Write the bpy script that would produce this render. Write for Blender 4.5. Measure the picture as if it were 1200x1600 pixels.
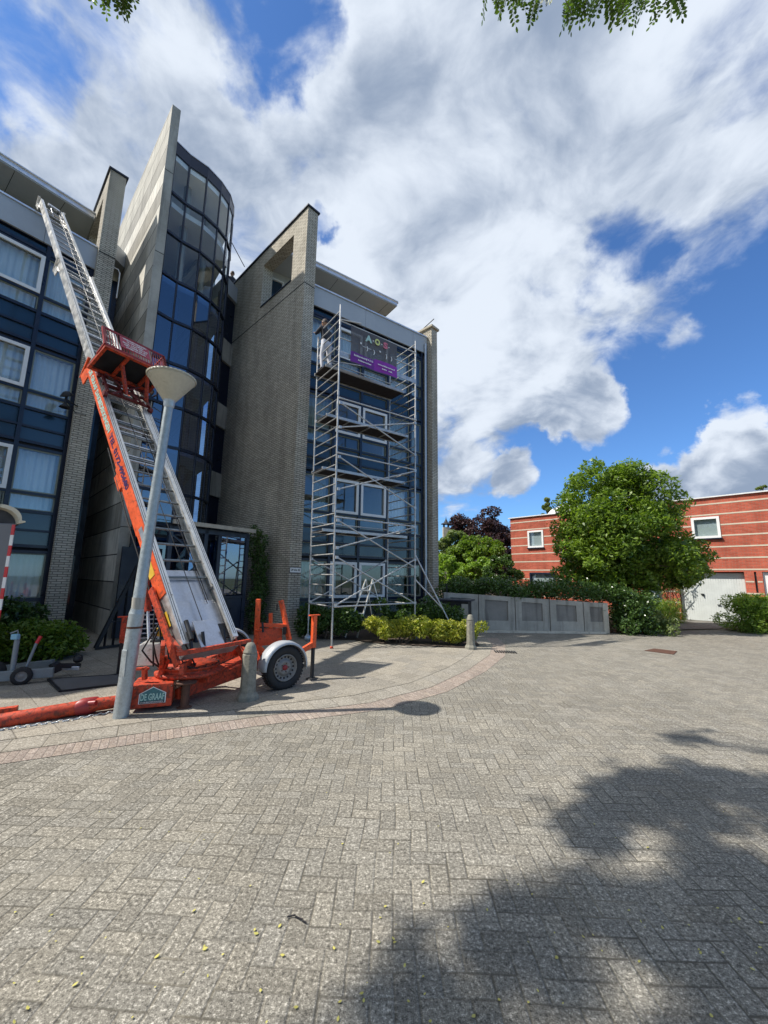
import bpy, math, random
import numpy as np
from mathutils import Vector, Matrix
R_ = math.radians
rnd = random.Random(7); nr = np.random.default_rng(11)
SC = bpy.context.scene; COL = SC.collection
for o in list(bpy.data.objects): bpy.data.objects.remove(o)

# ---------------------------------------------------------------- camera
EYE = Vector((0, 0, 1.65)); FOC = 623.0
cd = bpy.data.cameras.new('camera'); cam = bpy.data.objects.new('camera', cd); COL.objects.link(cam)
cd.sensor_fit = 'HORIZONTAL'; cd.sensor_width = 36.0; cd.lens = FOC/1200*36
cd.clip_start = .05; cd.clip_end = 2000
up = Vector((58, 3775, FOC)).normalized()                     # the zenith as seen by the lens (right, up, forward)
fw = (Vector((0, 0, 1)) - up*up.z).normalized(); rt = fw.cross(up)
if rt.x < 0: rt = -rt
M3 = Matrix((rt, fw, up)).to_3x3()                            # lens axes -> world
cx = M3 @ Vector((1, 0, 0)); cy = M3 @ Vector((0, 1, 0)); cz = M3 @ Vector((0, 0, -1))
cam.matrix_world = Matrix((( cx.x, cy.x, cz.x, 0), (cx.y, cy.y, cz.y, 0), (cx.z, cy.z, cz.z, EYE.z), (0, 0, 0, 1)))
SC.camera = cam
def ray(px, py): return M3 @ Vector((px-600, 800-py, FOC))
def G(px, py, z=0.0):
    d = ray(px, py); return EYE + d*((z-EYE.z)/d.z)
def D(px, py, y):
    d = ray(px, py); return EYE + d*(y/d.y)
def PL(px, py, p0, dr):
    q = ray(px, py); n = Vector((dr[1], -dr[0])); return EYE + q*((n.x*p0[0]+n.y*p0[1])/(n.x*q.x+n.y*q.y))
def PX(v):
    c = M3.transposed() @ (Vector(v)-EYE)
    return (600+FOC*c.x/c.z, 800-FOC*c.y/c.z) if c.z > 0 else (-9999, -9999)
def dv(a): return Vector((math.sin(R_(a)), math.cos(R_(a)), 0))

# ---------------------------------------------------------------- light, exposure
SUN_EL, SUN_AZ = 51.5, -99.0                                  # azimuth clockwise from +Y
sd = dv(SUN_AZ)*math.cos(R_(SUN_EL)) + Vector((0, 0, math.sin(R_(SUN_EL))))
sl = bpy.data.lights.new('sun', 'SUN'); sl.energy = 4.7; sl.angle = R_(.53); sl.color = (1, .95, .87)
so = bpy.data.objects.new('sun', sl); COL.objects.link(so); so.rotation_euler = (-sd).to_track_quat('-Z', 'Y').to_euler()
SC.view_settings.view_transform = 'Standard'; SC.view_settings.look = 'None'; SC.view_settings.gamma = 1
SC.view_settings.exposure = 0.42
SC.render.engine = 'CYCLES'
SC.cycles.max_bounces = 8; SC.cycles.transparent_max_bounces = 16; SC.cycles.caustics_reflective = False; SC.cycles.caustics_refractive = False

class NT:
    """small node-graph writer"""
    def __init__(s, nt): s.nt = nt; s.N = nt.nodes; s.L = nt.links
    def node(s, t, **k):
        n = s.N.new(t)
        for a, b in k.items():
            if a.startswith('i_'): s.put(n.inputs[int(a[2:]) if a[2:].isdigit() else a[2:].replace('_', ' ')], b)
            else: setattr(n, a, b)
        return n
    def put(s, sock, v):
        if isinstance(v, bpy.types.NodeSocket): s.L.new(v, sock)
        else: sock.default_value = v
    def m(s, op, a, b=0.0, c=0.0, clamp=False):
        n = s.N.new('ShaderNodeMath'); n.operation = op; n.use_clamp = clamp
        s.put(n.inputs[0], a); s.put(n.inputs[1], b); s.put(n.inputs[2], c); return n.outputs[0]
    def v(s, op, a, b=(0, 0, 0), sc=None):
        n = s.N.new('ShaderNodeVectorMath'); n.operation = op; s.put(n.inputs[0], a); s.put(n.inputs[1], b)
        if sc is not None: s.put(n.inputs['Scale'], sc)
        return n.outputs['Value'] if op in ('DOT_PRODUCT', 'LENGTH', 'DISTANCE') else n.outputs[0]
    def mix(s, f, a, b, mode='MIX'):
        n = s.N.new('ShaderNodeMix'); n.data_type = 'RGBA'; n.blend_type = mode
        s.put(n.inputs[0], f); s.put(n.inputs[6], a); s.put(n.inputs[7], b); return n.outputs[2]
    def ss(s, x, a, b, lo=0.0, hi=1.0):
        n = s.N.new('ShaderNodeMapRange'); n.interpolation_type = 'SMOOTHSTEP'
        s.put(n.inputs[0], x); s.put(n.inputs[1], a); s.put(n.inputs[2], b); s.put(n.inputs[3], lo); s.put(n.inputs[4], hi); return n.outputs[0]
    def noise(s, vec, scale, det=4, rough=.55, dist=0.0, out=0):
        n = s.node('ShaderNodeTexNoise'); s.put(n.inputs['Vector'], vec); n.inputs['Scale'].default_value = scale
        n.inputs['Detail'].default_value = det; n.inputs['Roughness'].default_value = rough; n.inputs['Distortion'].default_value = dist
        return n.outputs[out]
    def xyz(s, v):
        n = s.N.new('ShaderNodeSeparateXYZ'); s.put(n.inputs[0], v); return n.outputs
    def comb(s, x, y, z=0.0):
        n = s.N.new('ShaderNodeCombineXYZ'); s.put(n.inputs[0], x); s.put(n.inputs[1], y); s.put(n.inputs[2], z); return n.outputs[0]
def rgb(*c): return (c[0], c[1], c[2], 1.0)

# ---------------------------------------------------------------- sky with broken cloud
W = bpy.data.worlds.new('World'); SC.world = W; W.use_nodes = True
w = NT(W.node_tree); w.N.clear()
out = w.node('ShaderNodeOutputWorld'); bg = w.node('ShaderNodeBackground'); w.L.new(bg.outputs[0], out.inputs[0])
sky = w.node('ShaderNodeTexSky', sky_type='NISHITA', sun_disc=False, sun_elevation=R_(SUN_EL), sun_rotation=R_(SUN_AZ), air_density=1.0, dust_density=.3, ozone_density=2.5)
tc = w.node('ShaderNodeTexCoord'); dr = w.v('NORMALIZE', tc.outputs['Generated'])
X = w.xyz(dr)
SX, SY = 3.1, 7.4
zz = w.m('ADD', w.m('MAXIMUM', X[2], 0.0), .42)
cp = w.comb(w.m('DIVIDE', X[0], zz), w.m('DIVIDE', X[1], zz), w.m('MULTIPLY', X[2], .8))
cp = w.v('ADD', cp, (SX, SY, 0.0))
warp = w.v('SCALE', w.v('SUBTRACT', w.noise(cp, 2.2, 3, .5, 0, 1), (.5, .5, .5)), sc=.30)
cq = w.v('ADD', cp, warp)
big = w.noise(cq, 1.5, 3, .5); mid_ = w.noise(cq, 3.6, 11, .56); fine = w.noise(cq, 11.0, 9, .6)
dens = w.m('ADD', w.m('MULTIPLY', w.m('SUBTRACT', big, .5), 1.0), w.m('ADD', w.m('MULTIPLY', w.m('SUBTRACT', mid_, .5), 2.2), w.m('MULTIPLY', w.m('SUBTRACT', fine, .5), .8)))
# the cloud deck ends along a line that drops to the right; beyond it clear sky with a few loose clouds
n_ = ray(700, 840).cross(ray(1200, 462)).normalized()
if n_.dot(ray(600, 300)) < 0: n_ = -n_
edge_ = w.v('DOT_PRODUCT', dr, tuple(n_))
dens = w.m('ADD', dens, w.ss(edge_, -.10, .22, -1.15, .40))
# thicker or open patches: direction, angular size, amount
BL = [(905, 648, 3.3, 1.25), (860, 600, 4, .7), (1172, 650, 2.6, 1.35), (1105, 760, 5.0, 1.7), (1190, 765, 5, 1.6), (1030, 775, 3, 1.0), (800, 735, 2.6, 1.0), (735, 760, 4, .6), (1060, 560, 2.5, .5), (880, 260, 16, .25), (500, 230, 10, .22),
      (400, 20, 3.6, -1.0), (455, 45, 2.6, -.6), (20, 110, 3.6, -.75), (510, 335, 1.7, -1.0), (540, 372, 1.3, -.8), (820, 165, 3, -.7), (1180, 50, 5, -.7), (110, 40, 4, -.4), (965, 400, 3, -.6), (760, 60, 3, -.4), (440, 190, 2.5, -.4)]
drw = w.v('NORMALIZE', w.v('ADD', dr, w.v('SCALE', w.v('SUBTRACT', w.noise(dr, 5.5, 6, .6, 0, 1), (.5, .5, .5)), sc=.24)))
for px, py, deg, amt in BL:
    d0 = ray(px, py).normalized(); dt = w.v('DOT_PRODUCT', drw, tuple(d0)); amt *= (.62 if amt < 0 else 1.0)
    dens = w.m('ADD', dens, w.ss(dt, math.cos(R_(deg*1.8)), math.cos(R_(deg*.3)), 0.0, amt))
cov = w.ss(dens, -.22, .42)
# lit tops / shaded bellies: compare the cloud depth with the depth a little towards the sun
sh_ = w.v('ADD', cq, (-.09, -.03, 0.03)); lum = w.m('SUBTRACT', mid_, w.noise(sh_, 3.6, 8, .56))
lum2 = w.noise(cq, 1.3, 4, .5); lum3 = w.noise(w.v('ADD', cq, (5.0, 2.0, 0)), 5.0, 7, .55)
lv = w.m('ADD', w.m('ADD', w.m('MULTIPLY', lum, 1.1), w.m('MULTIPLY', lum2, .85)), w.m('MULTIPLY', lum3, .45))
lv = w.m('SUBTRACT', lv, w.ss(dens, .3, 1.5, 0, .16))
white = w.mix(w.ss(lv, .38, .80), rgb(.225, .285, .39), rgb(.60, .655, .735))
skyc = w.mix(1.0, sky.outputs[0], rgb(.60, .90, 1.25), 'MULTIPLY')
skyc = w.v('SCALE', skyc, sc=.108)
low = w.ss(X[2], -.02, .0)
skc = w.mix(cov, skyc, white)
skc = w.mix(low, rgb(.12, .12, .11), skc)
w.put(bg.inputs[0], skc); bg.inputs[1].default_value = 1.0

# ---------------------------------------------------------------- materials
MATS = {}
def mat(name, fn):
    if name in MATS: return MATS[name]
    m_ = bpy.data.materials.new(name); m_.use_nodes = True; t = NT(m_.node_tree); t.N.clear()
    o_ = t.node('ShaderNodeOutputMaterial'); b = t.node('ShaderNodeBsdfPrincipled'); t.L.new(b.outputs[0], o_.inputs[0])
    t.out = o_; fn(t, b); MATS[name] = m_; return m_
def obj_c(t): return t.node('ShaderNodeTexCoord').outputs['Object']
def uv_c(t): return t.node('ShaderNodeTexCoord').outputs['UV']
def bump(t, b, h, d=.01, s=.6):
    n = t.node('ShaderNodeBump'); n.inputs['Strength'].default_value = s; n.inputs['Distance'].default_value = d
    t.put(n.inputs['Height'], h); t.L.new(n.outputs[0], b.inputs['Normal'])
def plain(name, c, rough=.5, metal=0.0, var=.12, sc=6.0, spec=.5, dirt=None):
    def f(t, b):
        co = obj_c(t); n1 = t.noise(co, sc, 5, .6); n2 = t.noise(co, sc*7, 4, .6)
        k = t.m('ADD', t.m('MULTIPLY', n1, .65), t.m('MULTIPLY', n2, .35))
        col = t.mix(t.ss(k, .3, .7), rgb(*[x*(1-var) for x in c]), rgb(*[min(1, x*(1+var)) for x in c]))
        if dirt:
            dm = t.ss(t.noise(co, sc*2.3, 6, .7), dirt[1], dirt[1]+.12)
            col = t.mix(t.m('MULTIPLY', dm, .8), col, rgb(*dirt[0]))
        t.put(b.inputs['Base Color'], col); b.inputs['Metallic'].default_value = metal
        t.put(b.inputs['Roughness'], t.ss(n1, .25, .75, max(.05, rough-.1), min(1, rough+.12))); b.inputs['Specular IOR Level'].default_value = spec
    return mat(name, f)

def herring(t, co, bw):
    """90 degree herringbone: returns distance to joint (0 at joint), brick id vector, inside"""
    p = t.xyz(t.v('SCALE', co, sc=1.0/bw)); u, v_ = p[0], p[1]
    i = t.m('FLOOR', u); j = t.m('FLOOR', v_); fu = t.m('SUBTRACT', u, i); fv = t.m('SUBTRACT', v_, j)
    k = t.m('SUBTRACT', i, j); k = t.m('SUBTRACT', k, t.m('MULTIPLY', t.m('FLOOR', t.m('DIVIDE', k, 4.0)), 4.0))
    def eq(n): return t.m('COMPARE', k, float(n), .25)
    k0, k1, k2, k3 = eq(0), eq(1), eq(2), eq(3)
    iu = t.m('SUBTRACT', 1.0, fu); iv = t.m('SUBTRACT', 1.0, fv)
    dl = t.m('ADD', fu, k1); drr = t.m('ADD', iu, k0); db = t.m('ADD', fv, k2); dtt = t.m('ADD', iv, k3)
    dist = t.m('MINIMUM', t.m('MINIMUM', dl, drr), t.m('MINIMUM', db, dtt))
    return dist, t.comb(t.m('SUBTRACT', i, k1), t.m('SUBTRACT', j, k2), 0.0)
def paver_common(t, b, co, dist, idv, jw, cA, cB, joint, speck=1.0, tone=.3):
    wn = t.node('ShaderNodeTexWhiteNoise', noise_dimensions='2D'); t.put(wn.inputs['Vector'], idv); r1 = wn.outputs['Value']
    sp = t.noise(co, 70, 3, .75); sp2 = t.noise(co, 190, 2, .7); cl = t.noise(co, 1.1, 4, .6); cl2 = t.noise(co, .28, 3, .5)
    k = t.m('ADD', t.m('MULTIPLY', sp, .6), t.m('MULTIPLY', sp2, .4)); sp3 = t.noise(co, 40, 3, .7); k = t.m('ADD', t.m('MULTIPLY', k, .72), t.m('MULTIPLY', sp3, .28))
    col = t.mix(t.ss(k, .42, .58), rgb(*cA), rgb(*cB))
    col = t.mix(t.m('MULTIPLY', t.ss(k, .53, .61), .68*speck), col, rgb(.66, .62, .54))
    col = t.mix(t.m('MULTIPLY', t.ss(k, .47, .40), .7*speck), col, rgb(.045, .043, .04))
    f = t.m('ADD', t.m('ADD', 1.0-tone*.5, t.m('MULTIPLY', r1, tone)), t.m('MULTIPLY', t.m('SUBTRACT', cl, .5), .55))
    f = t.m('MULTIPLY', f, t.m('ADD', .85, t.m('MULTIPLY', cl2, .32)))
    col = t.v('SCALE', col, sc=f)
    wn2 = t.node('ShaderNodeTexWhiteNoise', noise_dimensions='3D'); t.put(wn2.inputs['Vector'], t.v('ADD', idv, (7.3, 2.1, 5.5)))
    col = t.mix(t.m('MULTIPLY', wn2.outputs['Value'], .35), col, t.mix(1.0, col, rgb(1.05, .99, .88), 'MULTIPLY'))
    stn = t.ss(t.noise(co, .55, 6, .72), .53, .70); col = t.mix(t.m('MULTIPLY', stn, .38), col, t.mix(1.0, col, rgb(.55, .55, .56), 'MULTIPLY'))
    dst = t.ss(t.noise(t.v('ADD', co, (9, 4, 0)), .8, 6, .7), .56, .72); col = t.mix(t.m('MULTIPLY', dst, .30), col, rgb(.36, .325, .26))
    wob = t.m('MULTIPLY', t.m('SUBTRACT', t.noise(co, 30, 3, .6), .5), jw*.9)
    jm = t.ss(t.m('ADD', dist, wob), jw*.55, jw*1.5, 1.0, 0.0)
    open_ = t.ss(t.noise(co, 2.2, 4, .65), .38, .66, .22, .85)
    sand = t.mix(t.ss(t.noise(co, 1.3, 3, .6), .55, .7), rgb(*joint), rgb(.25, .22, .16))
    col = t.mix(t.m('MULTIPLY', jm, open_), col, sand)
    t.put(b.inputs['Base Color'], col); b.inputs['Roughness'].default_value = .9; b.inputs['Specular IOR Level'].default_value = .25
    h = t.m('ADD', t.m('MULTIPLY', t.ss(dist, 0.0, jw*2.2), 1.0), t.m('MULTIPLY', k, .55)); h = t.m('ADD', h, t.m('MULTIPLY', r1, .35))
    bump(t, b, h, .005, .7)
def rotco(t, a):
    n = t.node('ShaderNodeMapping'); t.put(n.inputs[0], obj_c(t)); n.inputs['Rotation'].default_value = (0, 0, R_(a)); return n.outputs[0]
def f_road(t, b):
    co = rotco(t, 2.0)
    wv = t.v('SCALE', t.v('SUBTRACT', t.noise(co, .35, 2, .5, 0, 1), (.5, .5, .5)), sc=.25); co2 = t.v('ADD', co, wv)
    d, i = herring(t, co2, .105); paver_common(t, b, co, d, i, .045, (.148, .137, .115), (.282, .265, .225), (.08, .072, .056), 1.1, .27)
M_road = mat('herringbone_pavers', f_road)
def slabs(name, bw, bh, ang, cA, cB, joint, jw=.012, speck=.5, tone=.25, off=.5, soft=0.0):
    def f(t, b):
        co = rotco(t, ang)
        wv = t.v('SCALE', t.v('SUBTRACT', t.noise(co, .5, 2, .5, 0, 1), (.5, .5, .5)), sc=.1+soft); co2 = t.v('ADD', co, wv)
        p = t.xyz(co2); row = t.m('FLOOR', t.m('DIVIDE', p[1], bh))
        sh = t.m('MULTIPLY', t.m('SUBTRACT', row, t.m('MULTIPLY', t.m('FLOOR', t.m('DIVIDE', row, 2.0)), 2.0)), bw*off)
        xx = t.m('DIVIDE', t.m('ADD', p[0], sh), bw); colu = t.m('FLOOR', xx)
        fu = t.m('SUBTRACT', xx, colu); fv = t.m('SUBTRACT', t.m('DIVIDE', p[1], bh), row)
        du = t.m('MULTIPLY', t.m('MINIMUM', fu, t.m('SUBTRACT', 1.0, fu)), bw); dv_ = t.m('MULTIPLY', t.m('MINIMUM', fv, t.m('SUBTRACT', 1.0, fv)), bh)
        paver_common(t, b, co, t.m('MINIMUM', du, dv_), t.comb(colu, row, 0.0), jw*.55, cA, cB, joint, speck, tone)
    return mat(name, f)
M_tile = slabs('pavement_tiles', .33, .33, 40, (.22, .20, .165), (.32, .295, .25), (.12, .105, .085), .010, .6, .2)
M_band = slabs('pink_gutter_bricks', .21, .07, 62, (.235, .185, .158), (.35, .295, .25), (.21, .18, .15), .008, .7, .25)
M_apron = slabs('grey_border_slabs', .52, .30, 62, (.21, .192, .16), (.31, .287, .245), (.13, .115, .09), .009, .7, .2)
M_drive = slabs('driveway_pavers', .21, .105, 50, (.12, .112, .10), (.23, .215, .19), (.05, .05, .04))

def f_brick(c1, c2, mo, bw=.215, bh=.062, mt=.012):
    def f(t, b):
        co = uv_c(t); n = t.node('ShaderNodeTexBrick'); t.put(n.inputs['Vector'], co)
        n.inputs['Color1'].default_value = rgb(*c1); n.inputs['Color2'].default_value = rgb(*c2); n.inputs['Mortar'].default_value = rgb(*mo)
        n.inputs['Scale'].default_value = 1.0; n.inputs['Brick Width'].default_value = bw; n.inputs['Row Height'].default_value = bh
        n.inputs['Mortar Size'].default_value = mt; n.inputs['Mortar Smooth'].default_value = .3; n.inputs['Bias'].default_value = -.1
        n1 = t.noise(co, 1.1, 5, .6); n2 = t.noise(co, 38, 4, .65)
        f_ = t.m('ADD', .74, t.m('ADD', t.m('MULTIPLY', n1, .30), t.m('MULTIPLY', n2, .26)))
        st = t.noise(t.v('MULTIPLY', co, (3.0, .35, 1)), 1.0, 4, .6)
        f_ = t.m('MULTIPLY', f_, t.ss(st, .3, .6, .80, 1.0)); f_ = t.m('MULTIPLY', f_, t.ss(t.noise(co, .45, 5, .65), .35, .65, .88, 1.10))
        t.put(b.inputs['Base Color'], t.v('SCALE', n.outputs['Color'], sc=f_)); b.inputs['Roughness'].default_value = .92; b.inputs['Specular IOR Level'].default_value = .2
        bump(t, b, t.m('ADD', t.m('MULTIPLY', t.m('SUBTRACT', 1.0, n.outputs['Fac']), 1.0), t.m('MULTIPLY', n2, .35)), .012, .8)
    return f
M_brick = mat('beige_brick', f_brick((.61, .56, .46), (.46, .42, .34), (.21, .19, .155)))
M_red = mat('red_brick', f_brick((.52, .115, .068), (.39, .078, .046), (.37, .20, .145), .215, .0585, .008))
def f_conc(pan, sc, c=(.38, .365, .32), jd=.5):
    def f(t, b):
        co = uv_c(t); n1 = t.noise(co, 1.3, 6, .65); n2 = t.noise(co, 22, 5, .7); st = t.noise(t.v('MULTIPLY', co, (5.0, .5, 1)), 1.0, 5, .6)
        col = t.mix(t.ss(n1, .3, .7), rgb(*[x*.82 for x in c]), rgb(*[x*1.16 for x in c]))
        col = t.mix(t.m('MULTIPLY', t.ss(st, .48, .68), .65), col, rgb(*[x*.48 for x in c]))
        col = t.v('SCALE', col, sc=t.m('ADD', .82, t.m('MULTIPLY', n2, .36)))
        h = n2
        if pan:
            x = t.xyz(co); r0 = t.m('DIVIDE', x[1], pan); row = t.m('FLOOR', r0); fr = t.m('SUBTRACT', r0, row)
            d = t.m('MULTIPLY', t.m('MINIMUM', fr, t.m('SUBTRACT', 1.0, fr)), pan)
            wn = t.node('ShaderNodeTexWhiteNoise', noise_dimensions='1D'); t.put(wn.inputs['W'], row)
            col = t.v('SCALE', col, sc=t.m('ADD', .60, t.m('MULTIPLY', wn.outputs[0], .70)))
            jm = t.ss(d, .012, .02, 1.0, 0.0); col = t.mix(jm, col, rgb(.05, .048, .043)); h = t.m('SUBTRACT', h, t.m('MULTIPLY', jm, 2.0))
        t.put(b.inputs['Base Color'], col); b.inputs['Roughness'].default_value = .85; b.inputs['Specular IOR Level'].default_value = .3
        bump(t, b, h, .006, .5)
    return f
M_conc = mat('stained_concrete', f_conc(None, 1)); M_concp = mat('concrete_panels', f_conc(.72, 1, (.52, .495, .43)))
M_concl = mat('pale_sunlit_concrete', f_conc(None, 1, (.58, .54, .45)))  # pale kerb concrete, lightened so the end pier carries sunlight in its colour
M_soil = plain('dark_soil', (.075, .055, .04), .95, 0, .5, 9)
M_grass = plain('rough_ground', (.07, .085, .035), .95, 0, .4, 5)
M_fas = plain('grey_fascia_panel', (.40, .43, .46), .45, 0, .05, 1.2, .5)
M_soffit = plain('grey_soffit_board', (.40, .42, .42), .6, 0, .05, 1.5)
M_silver = plain('silver_trim', (.75, .77, .80), .35, .6, .08, 5)
M_navy = plain('navy_frame', (.008, .014, .032), .35, 0, .2, 4)
M_white = plain('white_window_frame', (.78, .78, .76), .4, 0, .05, 3)
M_olive = plain('pale_green_bead', (.26, .28, .22), .5, 0, .15, 6)
M_pan = plain('dark_blue_panel', (.011, .033, .056), .12, 0, .12, .8, .7)
M_dark = plain('dark_interior', (.02, .02, .022), .9, 0, .2, 2)
M_black = plain('black_steel', (.014, .015, .018), .45, .2, .3, 8)
M_dulls = plain('dull_blue_grey_metal', (.21, .235, .245), .5, .35, .15, 8)
M_rimg = plain('worn_grey_rim', (.20, .195, .185), .5, .3, .25, 18)
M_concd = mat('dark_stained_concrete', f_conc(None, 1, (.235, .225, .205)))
M_rubber = plain('black_rubber', (.016, .016, .017), .75, 0, .35, 16)
M_galv = plain('galvanised_steel', (.46, .50, .53), .42, .75, .18, 14, .5)
M_alu = plain('brushed_aluminium', (.72, .71, .68), .38, .75, .14, 7, .5, ((.38, .34, .27), .56))
M_scaf = plain('dull_scaffold_tube', (.50, .50, .49), .45, .6, .16, 9, .5, ((.30, .30, .28), .55))
M_alud = plain('dull_aluminium_plate', (.50, .52, .56), .40, .8, .16, 6)
M_orange = plain('orange_paint', (.74, .105, .026), .48, 0, .24, 6, .45, ((.26, .055, .025), .52))
M_orange2 = plain('worn_red_orange_paint', (.50, .058, .022), .55, 0, .30, 9, .4, ((.10, .03, .018), .48))
M_maroon = plain('dark_red_paint', (.30, .028, .03), .45, 0, .2, 10, .5, ((.1, .02, .015), .58))
M_rust = plain('rusty_steel', (.10, .045, .028), .75, .1, .4, 20)
M_yellow = plain('yellow_paint', (.72, .46, .05), .45, 0, .2, 12)
M_redp = plain('red_reflective', (.55, .02, .03), .3, 0, .1, 8)
M_whitep = plain('white_reflective', (.75, .75, .74), .35, 0, .1, 8)
M_signred = plain('crimson_sign_plate', (.42, .035, .075), .45, 0, .1, 6)
M_txtw = plain('white_lettering', (.82, .82, .80), .5, 0, .04, 4)
M_txtk = plain('black_lettering', (.015, .015, .02), .5, 0, .1, 4)
M_txtn = plain('navy_lettering', (.035, .015, .10), .5, 0, .1, 4)
M_txtg = plain('pale_teal_lettering', (.42, .62, .55), .5, 0, .1, 9)
M_blind = plain('grey_roller_blind', (.46, .46, .45), .8, 0, .04, 2)
M_lampc = plain('cream_lamp_shade', (.50, .47, .375), .45, 0, .12, 4, .5, ((.3, .26, .19), .58))
M_mast = plain('galvanised_mast', (.40, .44, .445), .5, .55, .2, 18, .5, ((.27, .29, .29), .55))
M_wall_in = plain('pale_room_wall', (.45, .44, .41), .8, 0, .05, 1)
M_wallw = plain('white_stairwell_plaster', (.78, .78, .76), .8, 0, .04, 1)
M_bark = plain('brown_bark', (.11, .085, .06), .9, 0, .4, 22)
M_grey = plain('grey_trailer_panel', (.14, .145, .16), .45, 0, .06, 2)
M_cream = plain('cream_band', (.56, .49, .38), .8, 0, .1, 8)
M_gar = plain('pale_garage_paint', (.60, .625, .60), .5, 0, .06, 3)
M_stone = plain('pale_stone_render', (.42, .38, .30), .9, 0, .2, 3)
M_rooft = plain('orange_roof_tiles', (.45, .2, .10), .85, 0, .2, 6)
M_bol = plain('weathered_concrete_post', (.235, .225, .185), .9, 0, .28, 13, .2, ((.10, .11, .085), .55))
M_purp = plain('purple_print', (.16, .02, .26), .6, 0, .2, 4)
M_plast = plain('black_plastic', (.02, .02, .024), .35, 0, .2, 20)
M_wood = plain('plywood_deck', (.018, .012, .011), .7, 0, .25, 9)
def f_curt(c):
    def f(t, b):
        t.put(b.inputs['Base Color'], t.mix(t.noise(uv_c(t), 3, 3, .6), rgb(*[x*.8 for x in c]), rgb(*c))); b.inputs['Roughness'].default_value = .9
        tr = t.node('ShaderNodeBsdfTranslucent'); tr.inputs[0].default_value = rgb(*c); mx = t.node('ShaderNodeMixShader'); mx.inputs[0].default_value = .10
        t.L.new(b.outputs[0], mx.inputs[1]); t.L.new(tr.outputs[0], mx.inputs[2]); t.L.new(mx.outputs[0], t.out.inputs[0])
    return f
M_curt = mat('white_net_curtain', f_curt((.90, .91, .92))); M_curtg = mat('green_grey_curtain', f_curt((.42, .46, .42)))
def f_glass(tint, ior=.05, base=.06):
    def f(t, b):
        gl = t.node('ShaderNodeBsdfGlossy'); gl.inputs['Roughness'].default_value = .01; gl.inputs[0].default_value = rgb(.9, .95, 1)
        tr = t.node('ShaderNodeBsdfTransparent'); tr.inputs[0].default_value = rgb(*tint)
        ge = t.node('ShaderNodeNewGeometry'); cs = t.m('ABSOLUTE', t.v('DOT_PRODUCT', ge.outputs['Incoming'], ge.outputs['Normal']))
        fz = t.m('ADD', ior, t.m('MULTIPLY', t.m('POWER', t.m('SUBTRACT', 1.0, cs), 5.0), .9))
        n = t.node('ShaderNodeBump'); n.inputs['Strength'].default_value = .04; n.inputs['Distance'].default_value = .02; t.put(n.inputs['Height'], t.noise(uv_c(t), .9, 2, .5))
        t.L.new(n.outputs[0], gl.inputs['Normal'])
        mx = t.node('ShaderNodeMixShader'); t.put(mx.inputs[0], t.m('ADD', fz, base, clamp=True))
        t.L.new(tr.outputs[0], mx.inputs[1]); t.L.new(gl.outputs[0], mx.inputs[2]); t.L.new(mx.outputs[0], t.out.inputs[0])
    return f
M_glass = mat('window_glass', f_glass((.90, .95, .96), .05, .02)); M_glassb = mat('blue_tinted_glass', f_glass((.15, .30, .56), .08, .12)); M_glassc = mat('milky_canopy_glass', f_glass((.55, .56, .46), .05, .05))
def f_mesh(t, b):
    t.put(b.inputs['Base Color'], t.mix(t.noise(uv_c(t), 2.5, 4, .6), rgb(.06, .058, .062), rgb(.13, .12, .125))); b.inputs['Roughness'].default_value = .7
    tr = t.node('ShaderNodeBsdfTransparent'); mx = t.node('ShaderNodeMixShader'); mx.inputs[0].default_value = .12
    t.L.new(b.outputs[0], mx.inputs[1]); t.L.new(tr.outputs[0], mx.inputs[2]); t.L.new(mx.outputs[0], t.out.inputs[0])
M_banner = mat('grey_mesh_banner', f_mesh)
def f_leaf(ca, cb, trans=.35, rough=.45):
    def f(t, b):
        g = t.node('ShaderNodeNewGeometry').outputs['Random Per Island']; n = t.noise(obj_c(t), .9, 3, .5)
        k = t.m('ADD', t.m('MULTIPLY', g, .7), t.m('MULTIPLY', n, .45), clamp=True); col = t.mix(t.ss(k, .1, .95), rgb(*ca), rgb(*cb))
        t.put(b.inputs['Base Color'], col); b.inputs['Roughness'].default_value = rough; b.inputs['Specular IOR Level'].default_value = .4
        tr = t.node('ShaderNodeBsdfTranslucent'); t.put(tr.inputs[0], t.mix(1.0, col, rgb(1.6, 1.7, .6), 'MULTIPLY')); mx = t.node('ShaderNodeMixShader'); mx.inputs[0].default_value = trans
        t.L.new(b.outputs[0], mx.inputs[1]); t.L.new(tr.outputs[0], mx.inputs[2]); t.L.new(mx.outputs[0], t.out.inputs[0])
    return f
M_lf = mat('green_leaves', f_leaf((.040, .092, .012), (.21, .305, .045))); M_lfd = mat('dark_glossy_leaves', f_leaf((.026, .06, .015), (.10, .17, .045), .25, .28))
M_lfl = mat('light_green_leaves', f_leaf((.11, .20, .03), (.28, .40, .07))); M_lfy = mat('yellow_green_leaves', f_leaf((.17, .24, .03), (.50, .48, .09)))
M_lfv = mat('olive_leaves', f_leaf((.08, .13, .04), (.23, .28, .11))); M_lfp = mat('copper_purple_leaves', f_leaf((.022, .012, .014), (.085, .040, .045), .15))
M_loc = mat('locust_leaflets', f_leaf((.03, .06, .015), (.11, .19, .03), .3)); M_fall = mat('yellow_fallen_leaf', f_leaf((.36, .32, .06), (.60, .55, .16), .1))

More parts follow.
